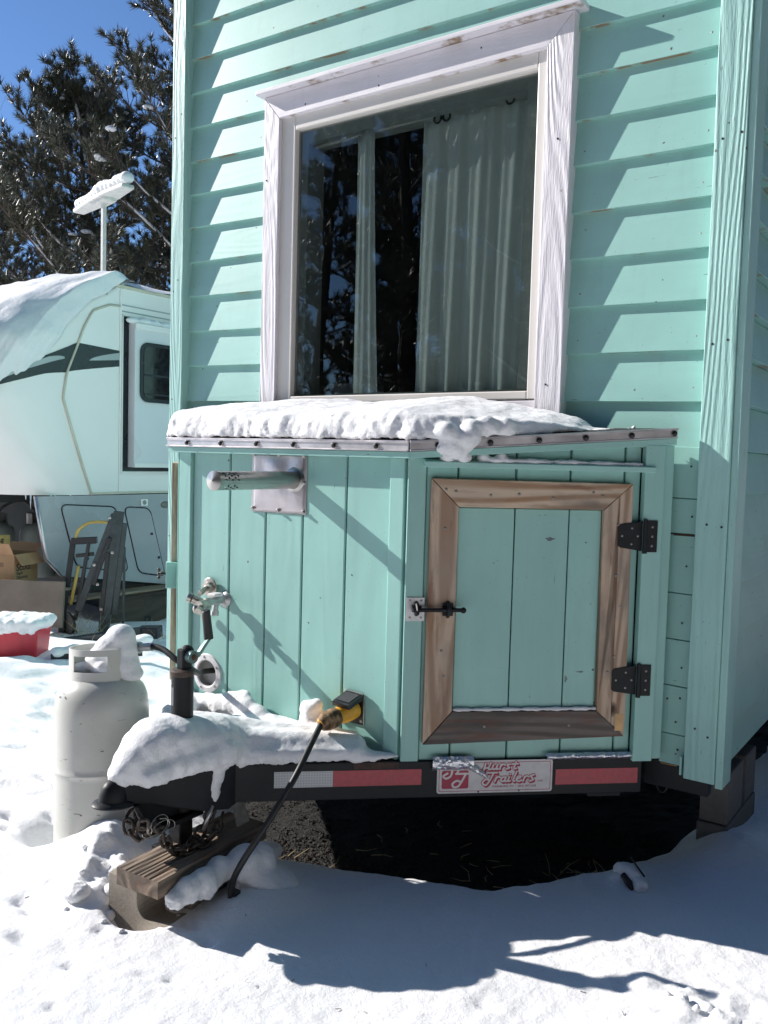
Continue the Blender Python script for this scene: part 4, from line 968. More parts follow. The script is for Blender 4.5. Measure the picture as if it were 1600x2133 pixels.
def snow_thing(name, blobs, lab, voxel=.008, smooth_it=6, disp=(('CLOUDS', .06, .010), ('CLOUDS', .02, .003)), mat=None, kind=None, extra=None):
    mb = MB()
    for b_ in blobs:
        c_, r = b_[0], b_[1]; s_ = b_[2] if len(b_) > 2 else (1, 1, 1); mb.sphere(c_, r, 18, 12, *s_)
    if extra: extra(mb)
    o = remesh_obj(name, mb, voxel, smooth_it, mat or M_snowc, disp); return tag(o, lab, 'snow', kind=kind)
tp = lambda x, y, z: tuple(TT_ @ Vector((x, y, z)))
def tq(x, y, z):
    c_, s_ = math.cos(R(58)), math.sin(R(58)); return tp(x*c_-y*s_, x*s_+y*c_, z)
snow_thing('snow_layer', [(tq(-.075, .0, .70), .056, (1, 1.1, 1.1)), (tq(-.075, .0, .75), .052), (tq(-.068, .0, .79), .052), (tq(-.035, .01, .75), .056), (tq(-.01, .03, .72), .05), (tq(.0, -.02, .72), .050, (1.2, 1.2, .7)), (tq(.05, .03, .69), .04, (1.2, 1.2, .5)), (tq(-.02, .0, .70), .060, (1, 1.1, .9)), (tq(-.04, .05, .69), .045), (tq(-.04, -.05, .69), .05), (tq(.03, .0, .685), .05, (1.1, 1.3, .6)), (tq(-.11, .0, .67), .030, (1, 1.6, .9))], 'rounded snow heap on the collar of the cream propane tank', .006, 14, (('CLOUDS', .08, .008), ('CLOUDS', .02, .002)))

# ------------------------------------------------------------------ block and plank
blk = empty('concrete_block', (-1.86, -1.12, .05), 'tan concrete block half buried in snow under the trailer jack', 'concrete block')
BR = Matrix.Translation((-1.865, -1.085, 0)) @ Matrix.Rotation(R(6), 4, 'Z')
x0, x1, y0, y1, z0, z1 = -.185, .030, -.175, .215, .03, .238
mb = MB()
# front face with a filleted recess (end frog)
rec = rrect(-.075, .08, .135, z1+.06, .045, 6)
outer = [(x0, z0), (x1, z0), (x1, z1), (x0, z1)]
bm = bmesh.new(); 
bpy_box = MB().box(x0, x1, y0, y1, z0, z1)
o = bpy_box.build('block_body', M_conc, blk, BR, pivot=(0, 0, .05), bevel=.006)
cut = MB().prism([(p[0], p[1]) for p in rec], 'y', y0-.05, y0+.11); cut.box(-.160, -.125, -.09, .06, z1-.06, z1+.03)
co = cut.build('cutter', M_conc, None, BR, pivot=(0, 0, .05)); bmq = bmesh.new(); bmq.from_mesh(co.data); bmesh.ops.recalc_face_normals(bmq, faces=bmq.faces); bmq.to_mesh(co.data); bmq.free()
o.modifiers.clear(); md = o.modifiers.new('b', 'BOOLEAN'); md.operation = 'DIFFERENCE'; md.object = co; md.solver = 'EXACT'
bpy.context.view_layer.update(); dg = bpy.context.evaluated_depsgraph_get(); nm = bpy.data.meshes.new_from_object(o.evaluated_get(dg)); o.modifiers.clear(); o.data = nm; bpy.data.objects.remove(co)
bv = o.modifiers.new('bevel', 'BEVEL'); bv.width = .005; bv.segments = 2; bv.limit_method = 'ANGLE'; bv.angle_limit = R(50)
# plank: top worn into ridges
mb = MB(); PM = Matrix.Translation((-1.905, -1.06, .231)) @ Matrix.Rotation(R(4), 4, 'Z')
nx_, ny_ = 29, 26; hw_, hl_, th_ = .080, .235, .050
for j in range(ny_+1):
    for i in range(nx_+1):
        x = -hw_+2*hw_*i/nx_; y = -hl_+2*hl_*j/ny_
        rid = (.0016*math.sin(x*330+4*noise.noise(Vector((x*14, y*3, 0)))) - .001+.003*noise.noise(Vector((x*45, y*2.5, 3))))*(1 if x > -.045 and y < .02 else .4)
        mb.v.append((x, y, th_+rid+.0015*noise.noise(Vector((x*60, y*8, 1)))))
for j in range(ny_):
    for i in range(nx_): o_ = j*(nx_+1)+i; mb.f.append((o_, o_+1, o_+nx_+2, o_+nx_+1)); mb.mi.append(0)
nb_ = (nx_+1)*(ny_+1)
edge = [(i, 0) for i in range(nx_+1)]+[(nx_, j) for j in range(1, ny_+1)]+[(i, ny_) for i in range(nx_-1, -1, -1)]+[(0, j) for j in range(ny_-1, 0, -1)]
lo = []
for (i, j) in edge: vtx = mb.v[j*(nx_+1)+i]; mb.v.append((vtx[0], vtx[1], 0)); lo.append(len(mb.v)-1)
for k in range(len(edge)):
    a = edge[k]; b_ = edge[(k+1) % len(edge)]; mb.f.append((a[1]*(nx_+1)+a[0], lo[k], lo[(k+1) % len(edge)], b_[1]*(nx_+1)+b_[0])); mb.mi.append(0)
mb.f.append(tuple(reversed(lo))); mb.mi.append(0)
plank = mb.build('wood_plank', M_woody, None, PM); tag(plank, 'weathered split plank lying on the concrete block under the jack foot', 'plank')
for o in (jack,): pass

# ------------------------------------------------------------------ snow on things
def loft_snow(mb):
    # cross sections run from the eave inwards to the wall, all round the box roof
    e = [Vector(p) for p in (P[3], P[0], P[1], P[2])]
    rim = []
    segs = ((0, 1, 10), (1, 2, 16), (2, 3, 12)); tt = []
    for (a, b_, n) in segs:
        for k in range(n): rim.append(e[a].lerp(e[b_], k/n)); tt.append((a, k/n))
    rim.append(e[3]); tt.append((2, 1.0))
    inner = []
    for p, (a, t) in zip(rim, tt):
        xi = -2.0+(p.x+2.0)*.93; inner.append(Vector((min(max(xi, -3.0), -.92), -.055, 1.569)))
    nr = 12; rows = []
    for p, q, (a, t) in zip(rim, inner, tt):
        if a == 2: h = max(.004, .088*(1-t/.68)**.75 if t < .68 else .004)
        elif a == 0: h = .08+.02*t
        else: h = .100-.006*t+.008*math.sin(t*9)
        if a == 2 and t > .68: h = .004
        out = (p-q); out.z = 0; out.normalize(); row = []
        ov = (.004+.006*math.sin(len(rows)*1.9)) if h > .05 else -.01-.25*max(0, t-.45)
        if a == 0: ov += .018
        base = p+out*ov
        for k in range(nr+1):
            u = k/nr
            if u < .45:
                an = u/.45*math.pi/2; pt = base-out*(h*.75*(1-math.cos(an)))+Vector((0, 0, .004+h*math.sin(an)))
            else:
                w_ = (u-.45)/.55; st = base-out*h*.75+Vector((0, 0, .004+h)); en = q+Vector((0, 0, h*1.02+.012 if h > .01 else .003)); pt = st.lerp(en, w_)
            row.append(pt)
        rows.append((base+Vector((0, 0, .0)), row, q))
    n0 = len(mb.v); m_ = nr+3
    for (b0, row, q) in rows:
        mb.v.append(tuple(b0+Vector((0, 0, .002))));
        for p in row: mb.v.append(tuple(p))
        mb.v.append(tuple(q+Vector((0, 0, -.012))))
    for i in range(len(rows)-1):
        for k in range(m_):
            k2 = (k+1) % m_; mb.f.append((n0+i*m_+k, n0+(i+1)*m_+k, n0+(i+1)*m_+k2, n0+i*m_+k2)); mb.mi.append(0)
    mb.f.append(tuple(n0+k for k in range(m_))); mb.f.append(tuple(n0+(len(rows)-1)*m_+k for k in reversed(range(m_)))); mb.mi += [0, 0]
def crumble(o, amp=.010, s_=42):
    # ragged, grainy lower edges where the snow hangs or broke off; smooth on top
    me = o.data; n = len(me.vertices); co = np.empty(n*3, 'f'); me.vertices.foreach_get('co', co); co = co.reshape(-1, 3)
    no = np.array([v.normal[:] for v in me.vertices]); w_ = np.clip(.75-no[:, 2], 0, 1)**1.2+.06
    f = fbm(co[:, 0]+co[:, 1]*.7, co[:, 2]-co[:, 1]*.5, s_, 4, 61, .62); f2 = np.abs(fbm(co[:, 0]-co[:, 1]*.6, co[:, 2]+co[:, 0]*.3, s_*.45, 3, 62))
    co += no*((f*1.5-f2*.8)*amp)[:, None]*w_[:, None]; me.vertices.foreach_set('co', co.ravel().astype('f')); me.update()
def flute(o):
    me = o.data; n = len(me.vertices); co = np.empty(n*3, 'f'); me.vertices.foreach_get('co', co); co = co.reshape(-1, 3)
    no = np.array([v.normal[:] for v in me.vertices]); w_ = np.clip(1-no[:, 2]*1.25, 0, 1)
    px_ = co[:, 0]+co[:, 1]*.6; pz = co[:, 2]
    f = np.abs(fbm(px_+.4*fbm(px_, pz, 6, 2, 3), pz*.38, 17, 4, 55, .6))*2; f2 = fbm(px_, pz*.6, 60, 3, 56)
    co += no*((f-.30)*.020+f2*.006)[:, None]*w_[:, None]
    me.vertices.foreach_set('co', co.ravel().astype('f')); me.update()
bl = []
e1 = Vector(P[1]); e2 = Vector(P[2]); e0 = Vector(P[0])
for k in range(26):
    p = e0.lerp(e1, (k+.3)/26); r = rnd(.026, .040); bl.append((tuple(p+Vector((0, .030+rnd(-.004, .006), .044+rnd(-.004, .008)))), r, (.85, .9, 1.05)))
for (s, dd, dz, r) in ((.11, .012, .02, .036), (.14, .016, -.012, .032), (.17, .016, .0, .034), (.13, .018, -.040, .026), (.165, .018, -.036, .024), (.19, .01, .02, .036), (.10, .012, -.03, .022), (.24, .0, .03, .034), (.30, -.005, .03, .03)):
    p = e1.lerp(e2, s/.856); bl.append((tuple(p+nb*dd+Vector((0, 0, dz))), r))
def lf(mb): loft_snow(mb)
rs = snow_thing('snow_layer', bl, 'thick lumpy snow on the roof of the mint tongue box', .009, 4, (('CLOUDS', .12, .018), ('CLOUDS', .02, .003)), extra=lf)
flute(rs)
# small dribble of snow on the door ledge
bl = []
for k in range(90):
    s = .235+.49*k/89; r = .0135*(1-.55*k/89)+.0022*math.sin(k*.31)+.0015*math.sin(k*.83); p = BM @ Vector((s, -.020, 1.452)); bl.append((tuple(p), max(.006, r), (1.6, 1.2, .75)))
bl += [(tuple(BM @ Vector((.215, -.016, 1.460))), .020, (1, 1, .9)), (tuple(BM @ Vector((.27, -.018, 1.462))), .018), (tuple(BM @ Vector((.10, -.022, 1.462))), .026), (tuple(BM @ Vector((.15, -.022, 1.462))), .027)]
snow_thing('snow_ridge', bl, 'thin ridge of snow along the ledge above the box door', .005, 3, (('CLOUDS', .03, .006),))
bl = [(tuple(BM @ Vector((.15+.455*k/99, -.014, .671))), .0062+.0012*math.sin(k*.37)+.0008*math.sin(k*.9), (1.5, 1.1, 1.0)) for k in range(100)]
snow_thing('snow_line', bl, 'thin line of snow on the bottom border board of the door', .0035, 2, (('CLOUDS', .02, .002),))
# tongue snow
bl = []
def add(x, y, z, r, s=(1, 1, 1)): bl.append(((x, y, z), r, s))
for (y, z, r, wx) in ((-1.285, .545, .045, 1.0), (-1.255, .575, .052, 1.1), (-1.215, .600, .062, 1.2), (-1.17, .612, .070, 1.3), (-1.12, .606, .074, 1.5), (-1.07, .598, .070, 1.6), (-1.02, .592, .070, 1.9), (-.97, .585, .066, 2.1), (-.92, .575, .062, 2.3), (-.87, .563, .056, 2.6), (-.82, .555, .050, 3.0), (-.77, .545, .045, 3.4), (-.72, .538, .040, 4.2), (-.67, .532, .038, 5.0), (-.635, .53, .034, 6.5)):
    add(cxp, y, z, r, (wx, 1, .95))
for (y, z, r) in ((-1.24, .535, .036), (-1.20, .535, .038), (-1.15, .550, .040), (-1.10, .552, .040), (-1.05, .552, .042), (-1.00, .556, .044)): add(cxp+.05+(y+1.24)*.28, y, z, r)
# right arm over the beam toward the wall
for k in range(13):
    t = k/12
    for (dd, zz_, rr) in ((-.012, .535, .036-.006*t), (-.05, .565-.018*t, .046-.012*t), (-.11, .572-.03*t, .046-.014*t)):
        p = BM @ Vector((-.50+.34*t, -dd, zz_)); add(p.x, p.y, p.z, rr, (1.3, 1.3, .95))
for k in range(8):
    t = k/7; p = BM @ Vector((-.16+.13*t, .012, .520)); add(p.x, p.y, p.z, .026-.012*t, (1.6, 1.3, .7))
for k in range(9):
    a = 6.283*k/9; add(cxp+.062*math.cos(a), -1.068+.062*math.sin(a), .628, .028)
for (x, y, z, r) in ((-1.845, -.955, .555, .036), (-1.835, -.94, .52, .026), (-1.868, -1.01, .50, .026), (-1.868, -1.02, .47, .020), (-1.872, -1.03, .44, .017), (-1.866, -1.00, .52, .030), (-1.862, -1.015, .53, .034), (-1.862, -1.020, .485, .028), (-1.866, -1.026, .45, .024), (-1.870, -1.032, .425, .020)): add(x, y, z, r)
# heap round the plug and against the wall
for (x, y, z, r) in ((-1.795, -.665, .560, .050), (-1.80, -.665, .595, .040), (-1.80, -.668, .622, .032), (-1.775, -.66, .640, .024), (-1.82, -.665, .630, .020), (-1.745, -.655, .585, .034), (-1.72, -.655, .555, .036), (-1.69, -.65, .535, .030), (-1.66, -.645, .520, .022), (-1.62, -.635, .512, .016), (-1.58, -.64, .516, .018), (-1.555, -.635, .514, .014)): add(x, y, z, r)
for (x, y, z, r) in ((-2.16, -.66, .575, .050), (-2.10, -.66, .570, .050), (-2.04, -.66, .555, .045), (-2.22, -.66, .555, .05), (-2.28, -.65, .55, .045), (-2.35, -.64, .53, .05), (-1.98, -.66, .54, .04), (-2.12, -.64, .60, .03)): add(x, y, z, r, (1.2, .7, .9))
# left beam side
for k in range(10):
    t = k/9; p = CM @ Vector((-.02+.44*t, .01, .54)); add(p.x, p.y, p.z, .05, (1.3, 1.3, .8))
ts = snow_thing('snow_heap', bl, 'deep smooth snow heaped over the trailer tongue and coupler', .0075, 16, (('CLOUDS', .12, .012), ('CLOUDS', .022, .003)))
crumble(ts)
# lump beside plank and block
bl = [((-1.795, -1.235, .218), .034, (1, 1, .8)), ((-1.79, -1.195, .225), .040), ((-1.785, -1.14, .228), .047), ((-1.800, -1.075, .232), .044), ((-1.765, -1.0, .238), .056), ((-1.76, -.94, .225), .056), ((-1.79, -.90, .20), .05), ((-1.725, -.96, .165), .06), ((-1.83, -.86, .16), .05, (1.3, 1.3, .8)), ((-1.75, -.93, .13), .10, (1.2, 1.1, .8))]
snow_thing('snow_lump', bl, 'long soft snow lump beside the plank and concrete block', .007, 14, (('CLOUDS', .07, .018), ('CLOUDS', .02, .004)))
crumble(bpy.data.objects['snow_lump'], .012)
bl = [((-1.86, -.86, .20), .04, (1, 1.3, .6)), ((-1.845, -.81, .18), .045, (1, 1.2, .7)), ((-1.88, -.83, .15), .06, (1.2, 1.2, .8))]
snow_thing('snow_lump', bl, 'small grey snow lump behind the plank at the edge of the gravel', .008, 6)
# loose chunks
mb = MB()
for (x, y, r) in ((-2.118, -1.323, .034), (-2.03, -1.225, .030), (-2.01, -1.292, .018), (-2.06, -1.25, .020), (-1.893, -1.345, .010), (-1.965, -1.347, .010), (-2.17, -1.27, .012), (-2.09, -1.19, .026), (-2.25, -1.20, .012), (-.56, -.71, .016), (-.52, -.73, .012), (-.60, -.70, .010), (-.50, -.70, .014), (-2.10, -1.37, .009), (-1.98, -1.26, .016)):
    z = float(H(np.array([x]), np.array([y]))[0]); mb.sphere((x, y, z+r*.12), r, 14, 9, rnd(.85, 1.3), rnd(.85, 1.2), rnd(.7, .95))
tag(remesh_obj('snow_chunks', mb, .004, 3, M_snowc, (('CLOUDS', .03, .012), ('CLOUDS', .012, .005))), 'loose broken snow chunks beside the block and tank', 'snow', kind='stuff')
bl = [((-.895, -.165, .165), .030, (1.1, 1, .7)), ((-.87, -.18, .15), .028), ((-.92, -.15, .15), .024), ((-.84, -.20, .14), .025)]
snow_thing('snow_lump', bl, 'small snow lump with a dark hole under the right of the sign', .006, 5)
mb = MB().tube([(-.895, -.200, .160), (-.868, -.215, .145), (-.855, -.22, .13)], [.010, .012, .006], 8).tube([(-.83, -.19, .17), (-.90, -.12, .185)], .003, 6); tag(mb.build('buried_stick', M_rubber, smooth=True), 'dark stick end poking from the small snow lump', 'stick')

# concrete pier under the right corner
pb = empty('concrete_pier', (-.80, .62, 0), 'dark grey concrete block propping the right corner of the house', 'concrete block')
mb = MB(); mb.box(-.80, -.695, .27, .70, .0, .205); mb.build('lower_block', simple('grey concrete', (.17, .16, .15), .9, nscale=30, bs=.8, bd=.003), pb, bevel=.006)
mb = MB(); mb.box(-.795, -.70, .28, .50, .207, .385); mb.build('upper_block', bpy.data.materials['grey concrete'], pb, bevel=.006)
mb = MB(); mb.box(-.795, -.70, .535, .70, .207, .385); mb.build('upper_block', bpy.data.materials['grey concrete'], pb, bevel=.006)
mb = MB().tube([Vector((-.875+.02*math.cos(a), .10, .375+.035*math.sin(a))) for a in np.linspace(0, 6.283, 17)[:-1]], .004, 6, closed=True); tag(mb.build('tow_loop', M_rubber, smooth=True), 'dark cable loop hanging behind the right end of the tongue beam', 'cable')

# ------------------------------------------------------------------ the white camper
camper = empty('camper_trailer', (-7.5, 4, -.3), 'white fifth wheel camper with black swoosh and snow on its nose', 'camper')
SX = -6.5; XW = -8.95
SEAM = [(1.06, 1.962), (1.3, 1.87), (1.6, 1.764), (1.88, 1.67), (2.1, 1.705), (2.34, 1.807), (2.5, 1.87), (2.64, 1.95), (2.76, 2.05), (2.87, 2.20), (2.95, 2.32)]
NOSE = [(1.06, .80), (1.3, .90), (1.6, .98), (1.88, 1.00), (2.1, .95), (2.34, .80), (2.5, .66), (2.64, .50), (2.76, .34), (2.87, .18), (2.95, .08)]
def interp(tab, z):
    if z <= tab[0][0]: return tab[0][1]
    for (a, u), (b_, v_) in zip(tab[:-1], tab[1:]):
        if z <= b_: return u+(v_-u)*(z-a)/(b_-a)
    return tab[-1][1]
def cap_pt(th, z, off=0):
    """th 0 = seam on the near side, pi = far side"""
    w_ = (SX-XW)/2; cxm = (SX+XW)/2; p = .72
    c_, s_ = math.cos(th), math.sin(th)
    x = cxm+(w_+off)*math.copysign(abs(c_)**p, c_); y = interp(SEAM, z)-(interp(NOSE, z)+off)*abs(s_)**p
    return Vector((x, y, z))
zs = list(np.linspace(1.06, 2.95, 40)); nth = 64; mb = MB()
for z in zs:
    for k in range(nth+1): mb.v.append(tuple(cap_pt(math.pi*k/nth, z)))
for j in range(len(zs)-1):
    for k in range(nth): o = j*(nth+1)+k; mb.f.append((o, o+nth+1, o+nth+2, o+1)); mb.mi.append(0)
mb.f.append(tuple(range(nth+1))); mb.mi.append(0)
cap = mb.build('front_cap', M_rvw, camper, smooth='auto')
# side wall follows the seam at its front edge
mb = MB(); n = len(zs)
mb.v = [(SX+.001, interp(SEAM, z), z) for z in zs]+[(SX+.001, 2.262, z) for z in zs]
mb.f = [(j, j+n, j+1+n, j+1) for j in range(n-1)]; mb.mi = [0]*len(mb.f); mb.build('side_panel', M_rvw, camper)
mb = MB(); mb.box(XW, SX, 2.262, 9.5, 1.065, 2.90); mb.build('body_shell', M_rvw, camper)
# roof, edge trims
mb = MB(); mb.box(XW-.02, SX+.015, 2.2, 9.5, 2.90, 2.93); mb.build('roof_edge', M_rvt, camper, bevel=.006)
tube = [(SX+.008, interp(SEAM, z), z) for z in zs]; tube += [(SX+.008, 2.24, 2.80)] if 0 else []
MB().tube(tube[:34]+[(SX+.008, 2.14, 2.735), (SX+.008, 2.25, 2.74)], .011, 8).build('moulding', M_rvt, camper, smooth=True)
MB().box(SX+.001, SX+.012, 2.248, 2.266, 1.08, 2.89).build('trim_strip', M_rvw, camper, bevel=.002)
for z in (1.072, 1.255): MB().box(SX+.0015, SX+.016, 1.96 if z < 1.1 else 2.27, 9.4, z-.010, z+.010).build('trim_strip', M_rvt if z < 1.1 else M_rvw, camper, bevel=.003)
for z in (2.755, 2.70): MB().box(SX+.0015, SX+.006, 2.27, 9.4, z-.006, z+.006).build('trim_strip', M_rvg, camper)
# slide-out with window
MB().box(SX-.05, SX+.003, 2.272, 4.9, 1.268, 2.66).build('slide_recess', M_decal, camper)
MB().box(SX+.0035, SX+.012, 2.272, 2.284, 1.26, 2.668).box(SX+.0035, SX+.012, 2.272, 4.9, 2.662, 2.672).build('slide_flange', M_rvw, camper)
slide = MB().box(SX+.0032, SX+.10, 2.345, 4.8, 1.305, 2.60).build('slide_out', simple('pale grey slide panel', (.74, .73, .76), .3, nscale=.7, vary=.06), camper, bevel=.008)
MB().box(SX+.1003, SX+.112, 2.345, 4.8, 2.545, 2.60).box(SX+.1003, SX+.112, 2.345, 4.8, 1.305, 1.345).build('slide_trim', M_rvw, slide, bevel=.002)
mb = MB(); mb.prism([(y, z) for y, z in rrect(2.395, 2.825, 1.90, 2.44, .09, 8)], 'x', SX+.1004, SX+.122); wf = mb.build('slide_window', M_decal, slide, bevel=.004)
mb = MB(); mb.prism([(y, z) for y, z in rrect(2.425, 2.795, 1.935, 2.405, .06, 8)], 'x', SX+.122, SX+.126); mb.build('pane', M_tint, wf)
MB().box(SX+.1262, SX+.129, 2.43, 2.79, 2.135, 2.155).box(SX+.1262, SX+.129, 2.43, 2.79, 1.965, 1.98).build('window_bar', M_decal, wf)
# swoosh decals
def decal(lo, hi, y0, y1, mat, name='swoosh'):
    """strip on the side wall between z=lo(y) and z=hi(y)"""
    mb = MB(); n = 24
    for i in range(n+1):
        y = y0+(y1-y0)*i/n; mb.v += [(SX+.0035, y, lo(i/n)), (SX+.0035, y, hi(i/n))]
    for i in range(n): mb.f.append((2*i, 2*i+2, 2*i+3, 2*i+1)); mb.mi.append(0)
    return mb.build(name, mat, camper)
def lerp(a, b_, t): return a+(b_-a)*t
def seamdecal(u0, u1, lo, hi, mat, off=.0035):
    mb = MB(); n, r_ = 22, 5
    for i in range(n+1):
        u = u0+(u1-u0)*i/n
        for j in range(r_+1):
            z = lerp(lo(u), hi(u), j/r_); mb.v.append((SX+off, lerp(interp(SEAM, z), 2.247, u), z))
    for i in range(n):
        for j in range(r_): o = i*(r_+1)+j; mb.f.append((o, o+r_+1, o+r_+2, o+1)); mb.mi.append(0)
    return mb.build('swoosh', mat, camper)
seamdecal(0, 1, lambda u: lerp(2.105, 2.205, u**.8), lambda u: lerp(2.365, 2.345, u), M_decal)
seamdecal(.35, 1, lambda u: lerp(2.225, 2.262, (u-.35)/.65), lambda u: lerp(2.226, 2.325, ((u-.35)/.65)**.6), M_decals, .005)
def capdecal(th0, th1, zlo, zhi, mat, off=.004, nm='swoosh'):
    mb = MB(); n = 60; r_ = 6
    for i in range(n+1):
        u = i/n; th = th0+(th1-th0)*u**1.6
        for j in range(r_+1): mb.v.append(tuple(cap_pt(th, lerp(zlo(th), zhi(th), j/r_), off)))
    for i in range(n):
        for j in range(r_): o = i*(r_+1)+j; mb.f.append((o, o+r_+1, o+r_+2, o+1)); mb.mi.append(0)
    return mb.build(nm, mat, camper, smooth=True)
ZLO = [(0, 2.100), (.106, 2.075), (.25, 2.02), (.44, 1.955), (.8, 1.90), (1.4, 1.86)]; ZHI = [(0, 2.365), (.04, 2.32), (.12, 2.26), (.228, 2.19), (.44, 2.05), (.8, 1.95), (1.4, 1.87)]
capdecal(0, 1.3, lambda t: interp(ZLO, t), lambda t: interp(ZHI, t), M_decal)
capdecal(.03, .42, lambda t: lerp(interp(ZLO, t), interp(ZHI, t), .52-.06*t), lambda t: lerp(interp(ZLO, t), interp(ZHI, t), .54+.30*min(1, (t-.03)*9)**.6), M_decals, .007)
# lower skirt
mb = MB(); mb.prism([(1.423, 1.054), (9.4, 1.054), (9.4, .20), (2.9, .17), (1.676, .369), (1.523, .525)], 'x', SX-.04, SX-.002); lo_ = mb.build('lower_skirt', M_rvg, camper)
MB().tube([(SX+.002, 1.423, 1.05), (SX+.002, 1.523, .525), (SX+.002, 1.676, .369)], .014, 8).build('skirt_edge', M_alu, camper, smooth=True)
mb = MB(); mb.box(XW+.1, SX-.05, 2.0, 9.4, .2, 1.05); mb.box(XW+.3, SX-.5, 1.0, 2.0, .98, 1.05); mb.build('chassis_front', M_dark, camper)
def outline(poly, r, name):
    return MB().tube([(SX+.001, y, z) for y, z in poly], r, 6, closed=True).build(name, M_decal, lo_, smooth=True)
def rpoly(pts, r=.05, n=5):
    out = []; m_ = len(pts)
    for i in range(m_):
        p = Vector(pts[i]); a = (Vector(pts[i-1])-p).normalized(); b_ = (Vector(pts[(i+1) % m_])-p).normalized()
        for k in range(n+1):
            t = k/n; q = (p+a*r)*(1-t)**2+2*(1-t)*t*p+(p+b_*r)*t*t; out.append((q.x, q.y))
    return out
for nm, pts in (('baggage_door', [(1.66, .975), (2.22, .94), (2.36, .35), (1.82, .44)]), ('baggage_door', [(2.32, .935), (2.61, .915), (2.80, .27), (2.49, .33)])):
    rp = rpoly(pts, .07); dr = MB().prism(rp, 'x', SX-.001, SX+.006).build(nm, M_rvg, lo_, bevel=.002)
    outline(rpoly([(lerp(a, sum(p[0] for p in pts)/4, -.03), lerp(b_, sum(p[1] for p in pts)/4, -.03)) for a, b_ in pts], .07), .005, 'door_seal')
for (y, z) in ((2.63, .68), (2.72, .45), (1.92, .50), (2.28, .47)): MB().tube([(SX+.006, y, z), (SX+.018, y, z)], .012, 10).build('door_lock', M_decal, lo_)
mb = MB(); mb.box(SX, SX+.012, 2.50, 2.58, .945, 1.01); mb.build('vent_cover', M_rvw, lo_, bevel=.003); MB().tube([(SX+.012, 2.54, .978), (SX+.014, 2.54, .978)], .022, 14).build('vent_disc', M_grey, lo_)
MB().sphere((SX, 2.80, .95), .06, 14, 8, .4, 1, .55).build('marker_lamp', simple('amber grey lens', (.22, .20, .18), .2), lo_, smooth=True)
mb = MB(); mb.box(XW, SX-.05, 2.6, 9.4, -.25, .2); mb.build('camper_underbody', M_dark, camper)
# icicles below the nose
mb = MB()
for (k, l) in ((.30, .05), (.34, .10), (.55, .12), (.60, .04), (.15, .03)):
    p = cap_pt(k, 1.06); mb.tube([p, p+Vector((0, 0, -l))], [.008, .001], 6)
mb.build('icicles', M_ice, camper, smooth=True)
# TV antenna
ant = MB().box(-7.455, -7.415, 2.76, 2.80, 2.92, 3.90).build('tv_antenna', M_antw, camper, bevel=.006)
AT = Matrix.Translation((-7.435, 2.78, 3.93)) @ Matrix.Rotation(R(-15), 4, 'Z') @ Matrix.Scale(1.12, 4)
mb = MB(); mb.box(-.15, .15, -.06, .06, -.03, .02, T=AT); mb.build('antenna_hub', M_antw, ant, bevel=.015)
mb = MB(); mb.prism([(-.60, -.055), (-.15, -.085), (.15, -.085), (.52, -.055), (.52, .055), (.15, .085), (-.15, .085), (-.60, .055)], 'z', -.0, .035); o = mb.build('antenna_wing', M_antw, ant, AT, bevel=.01)
bl = []
for k in range(14):
    t = -.54+1.02*k/13; q = AT @ Vector((t, 0, .075+.025*math.exp(-((t-.05)/.18)**2)+(.02 if t > .3 else 0))); bl.append((tuple(q), .066+.02*math.exp(-((t-.0)/.15)**2), (1, 1.1, .9)))
snow_thing('snow_layer', bl, 'snow lying along the white TV antenna above the camper', .016, 5, (('CLOUDS', .1, .02),))
# snow on the camper
mb = MB(); nn = 110
def sb(th): # lower edge of the nose snow
    return interp([(.10, 2.86), (.125, 2.70), (.14, 2.50), (.155, 2.28), (.20, 2.16), (.27, 2.09), (.44, 1.99), (.8, 1.93), (1.3, 1.93), (2.2, 2.0), (2.9, 2.7)], th)+.02*math.sin(th*37)+.012*math.sin(th*91)
rows = []
for i in range(nn+1):
    th = .105+(math.pi*.88)*(i/nn)**2.0; zl = sb(th); col = []
    for j in range(22):
        t = j/21; z = zl+(2.95-zl)*t; off = .012+.11*math.sin(min(1, t*2.2)*math.pi/2)*(.25+.75*min(1, (th-.1)/.3))+.018*noise.noise(Vector((th*4, z*5, 0))); p = cap_pt(th, z, off); p.z += off*.9*t; col.append(p)
    top = cap_pt(th, 2.95); col.append(Vector((top.x*.8-7.7*.2, max(top.y+.3, 2.4), 3.05)))
    rows.append(col)
for col in rows: mb.v += [tuple(p) for p in col]
mcol = len(rows[0])
for i in range(nn):
    for j in range(mcol-1): o = i*mcol+j; mb.f.append((o, o+1, o+mcol+1, o+mcol)); mb.mi.append(0)
sn = mb.build('snow_layer', M_snowc, None, smooth=True); s_ = sn.modifiers.new('s', 'SOLIDIFY'); s_.thickness = .05; s_.offset = -1 if 0 else 1
sn.modifiers.clear()
sb_ = sn.modifiers.new('sub', 'SUBSURF'); sb_.levels = 1; sb_.render_levels = 1
t = bpy.data.textures.new('t', 'CLOUDS'); t.noise_scale = .25; d = sn.modifiers.new('d', 'DISPLACE'); d.texture = t; d.strength = .05; d.texture_coords = 'GLOBAL'
tag(sn, 'thick wind-carved snow covering the rounded nose of the camper', 'snow')
mb = MB(); n1, n2 = 60, 30
for i in range(n1+1):
    for j in range(n2+1):
        y = 2.1+7.3*(i/n1)**1.4; u = j/n2; x = SX+.03-(SX-XW+.04)*u; ed = min(u, 1-u)*12; h = .13*(1-math.exp(-ed*.9))+.02*noise.noise(Vector((x*3, y*3, 0))); z = 2.93+h*min(1, .25+(i/3))-(.12 if i == 0 else 0)
        mb.v.append((x, y, z))
for i in range(n1):
    for j in range(n2): o = i*(n2+1)+j; mb.f.append((o, o+1, o+n2+2, o+n2+1)); mb.mi.append(0)
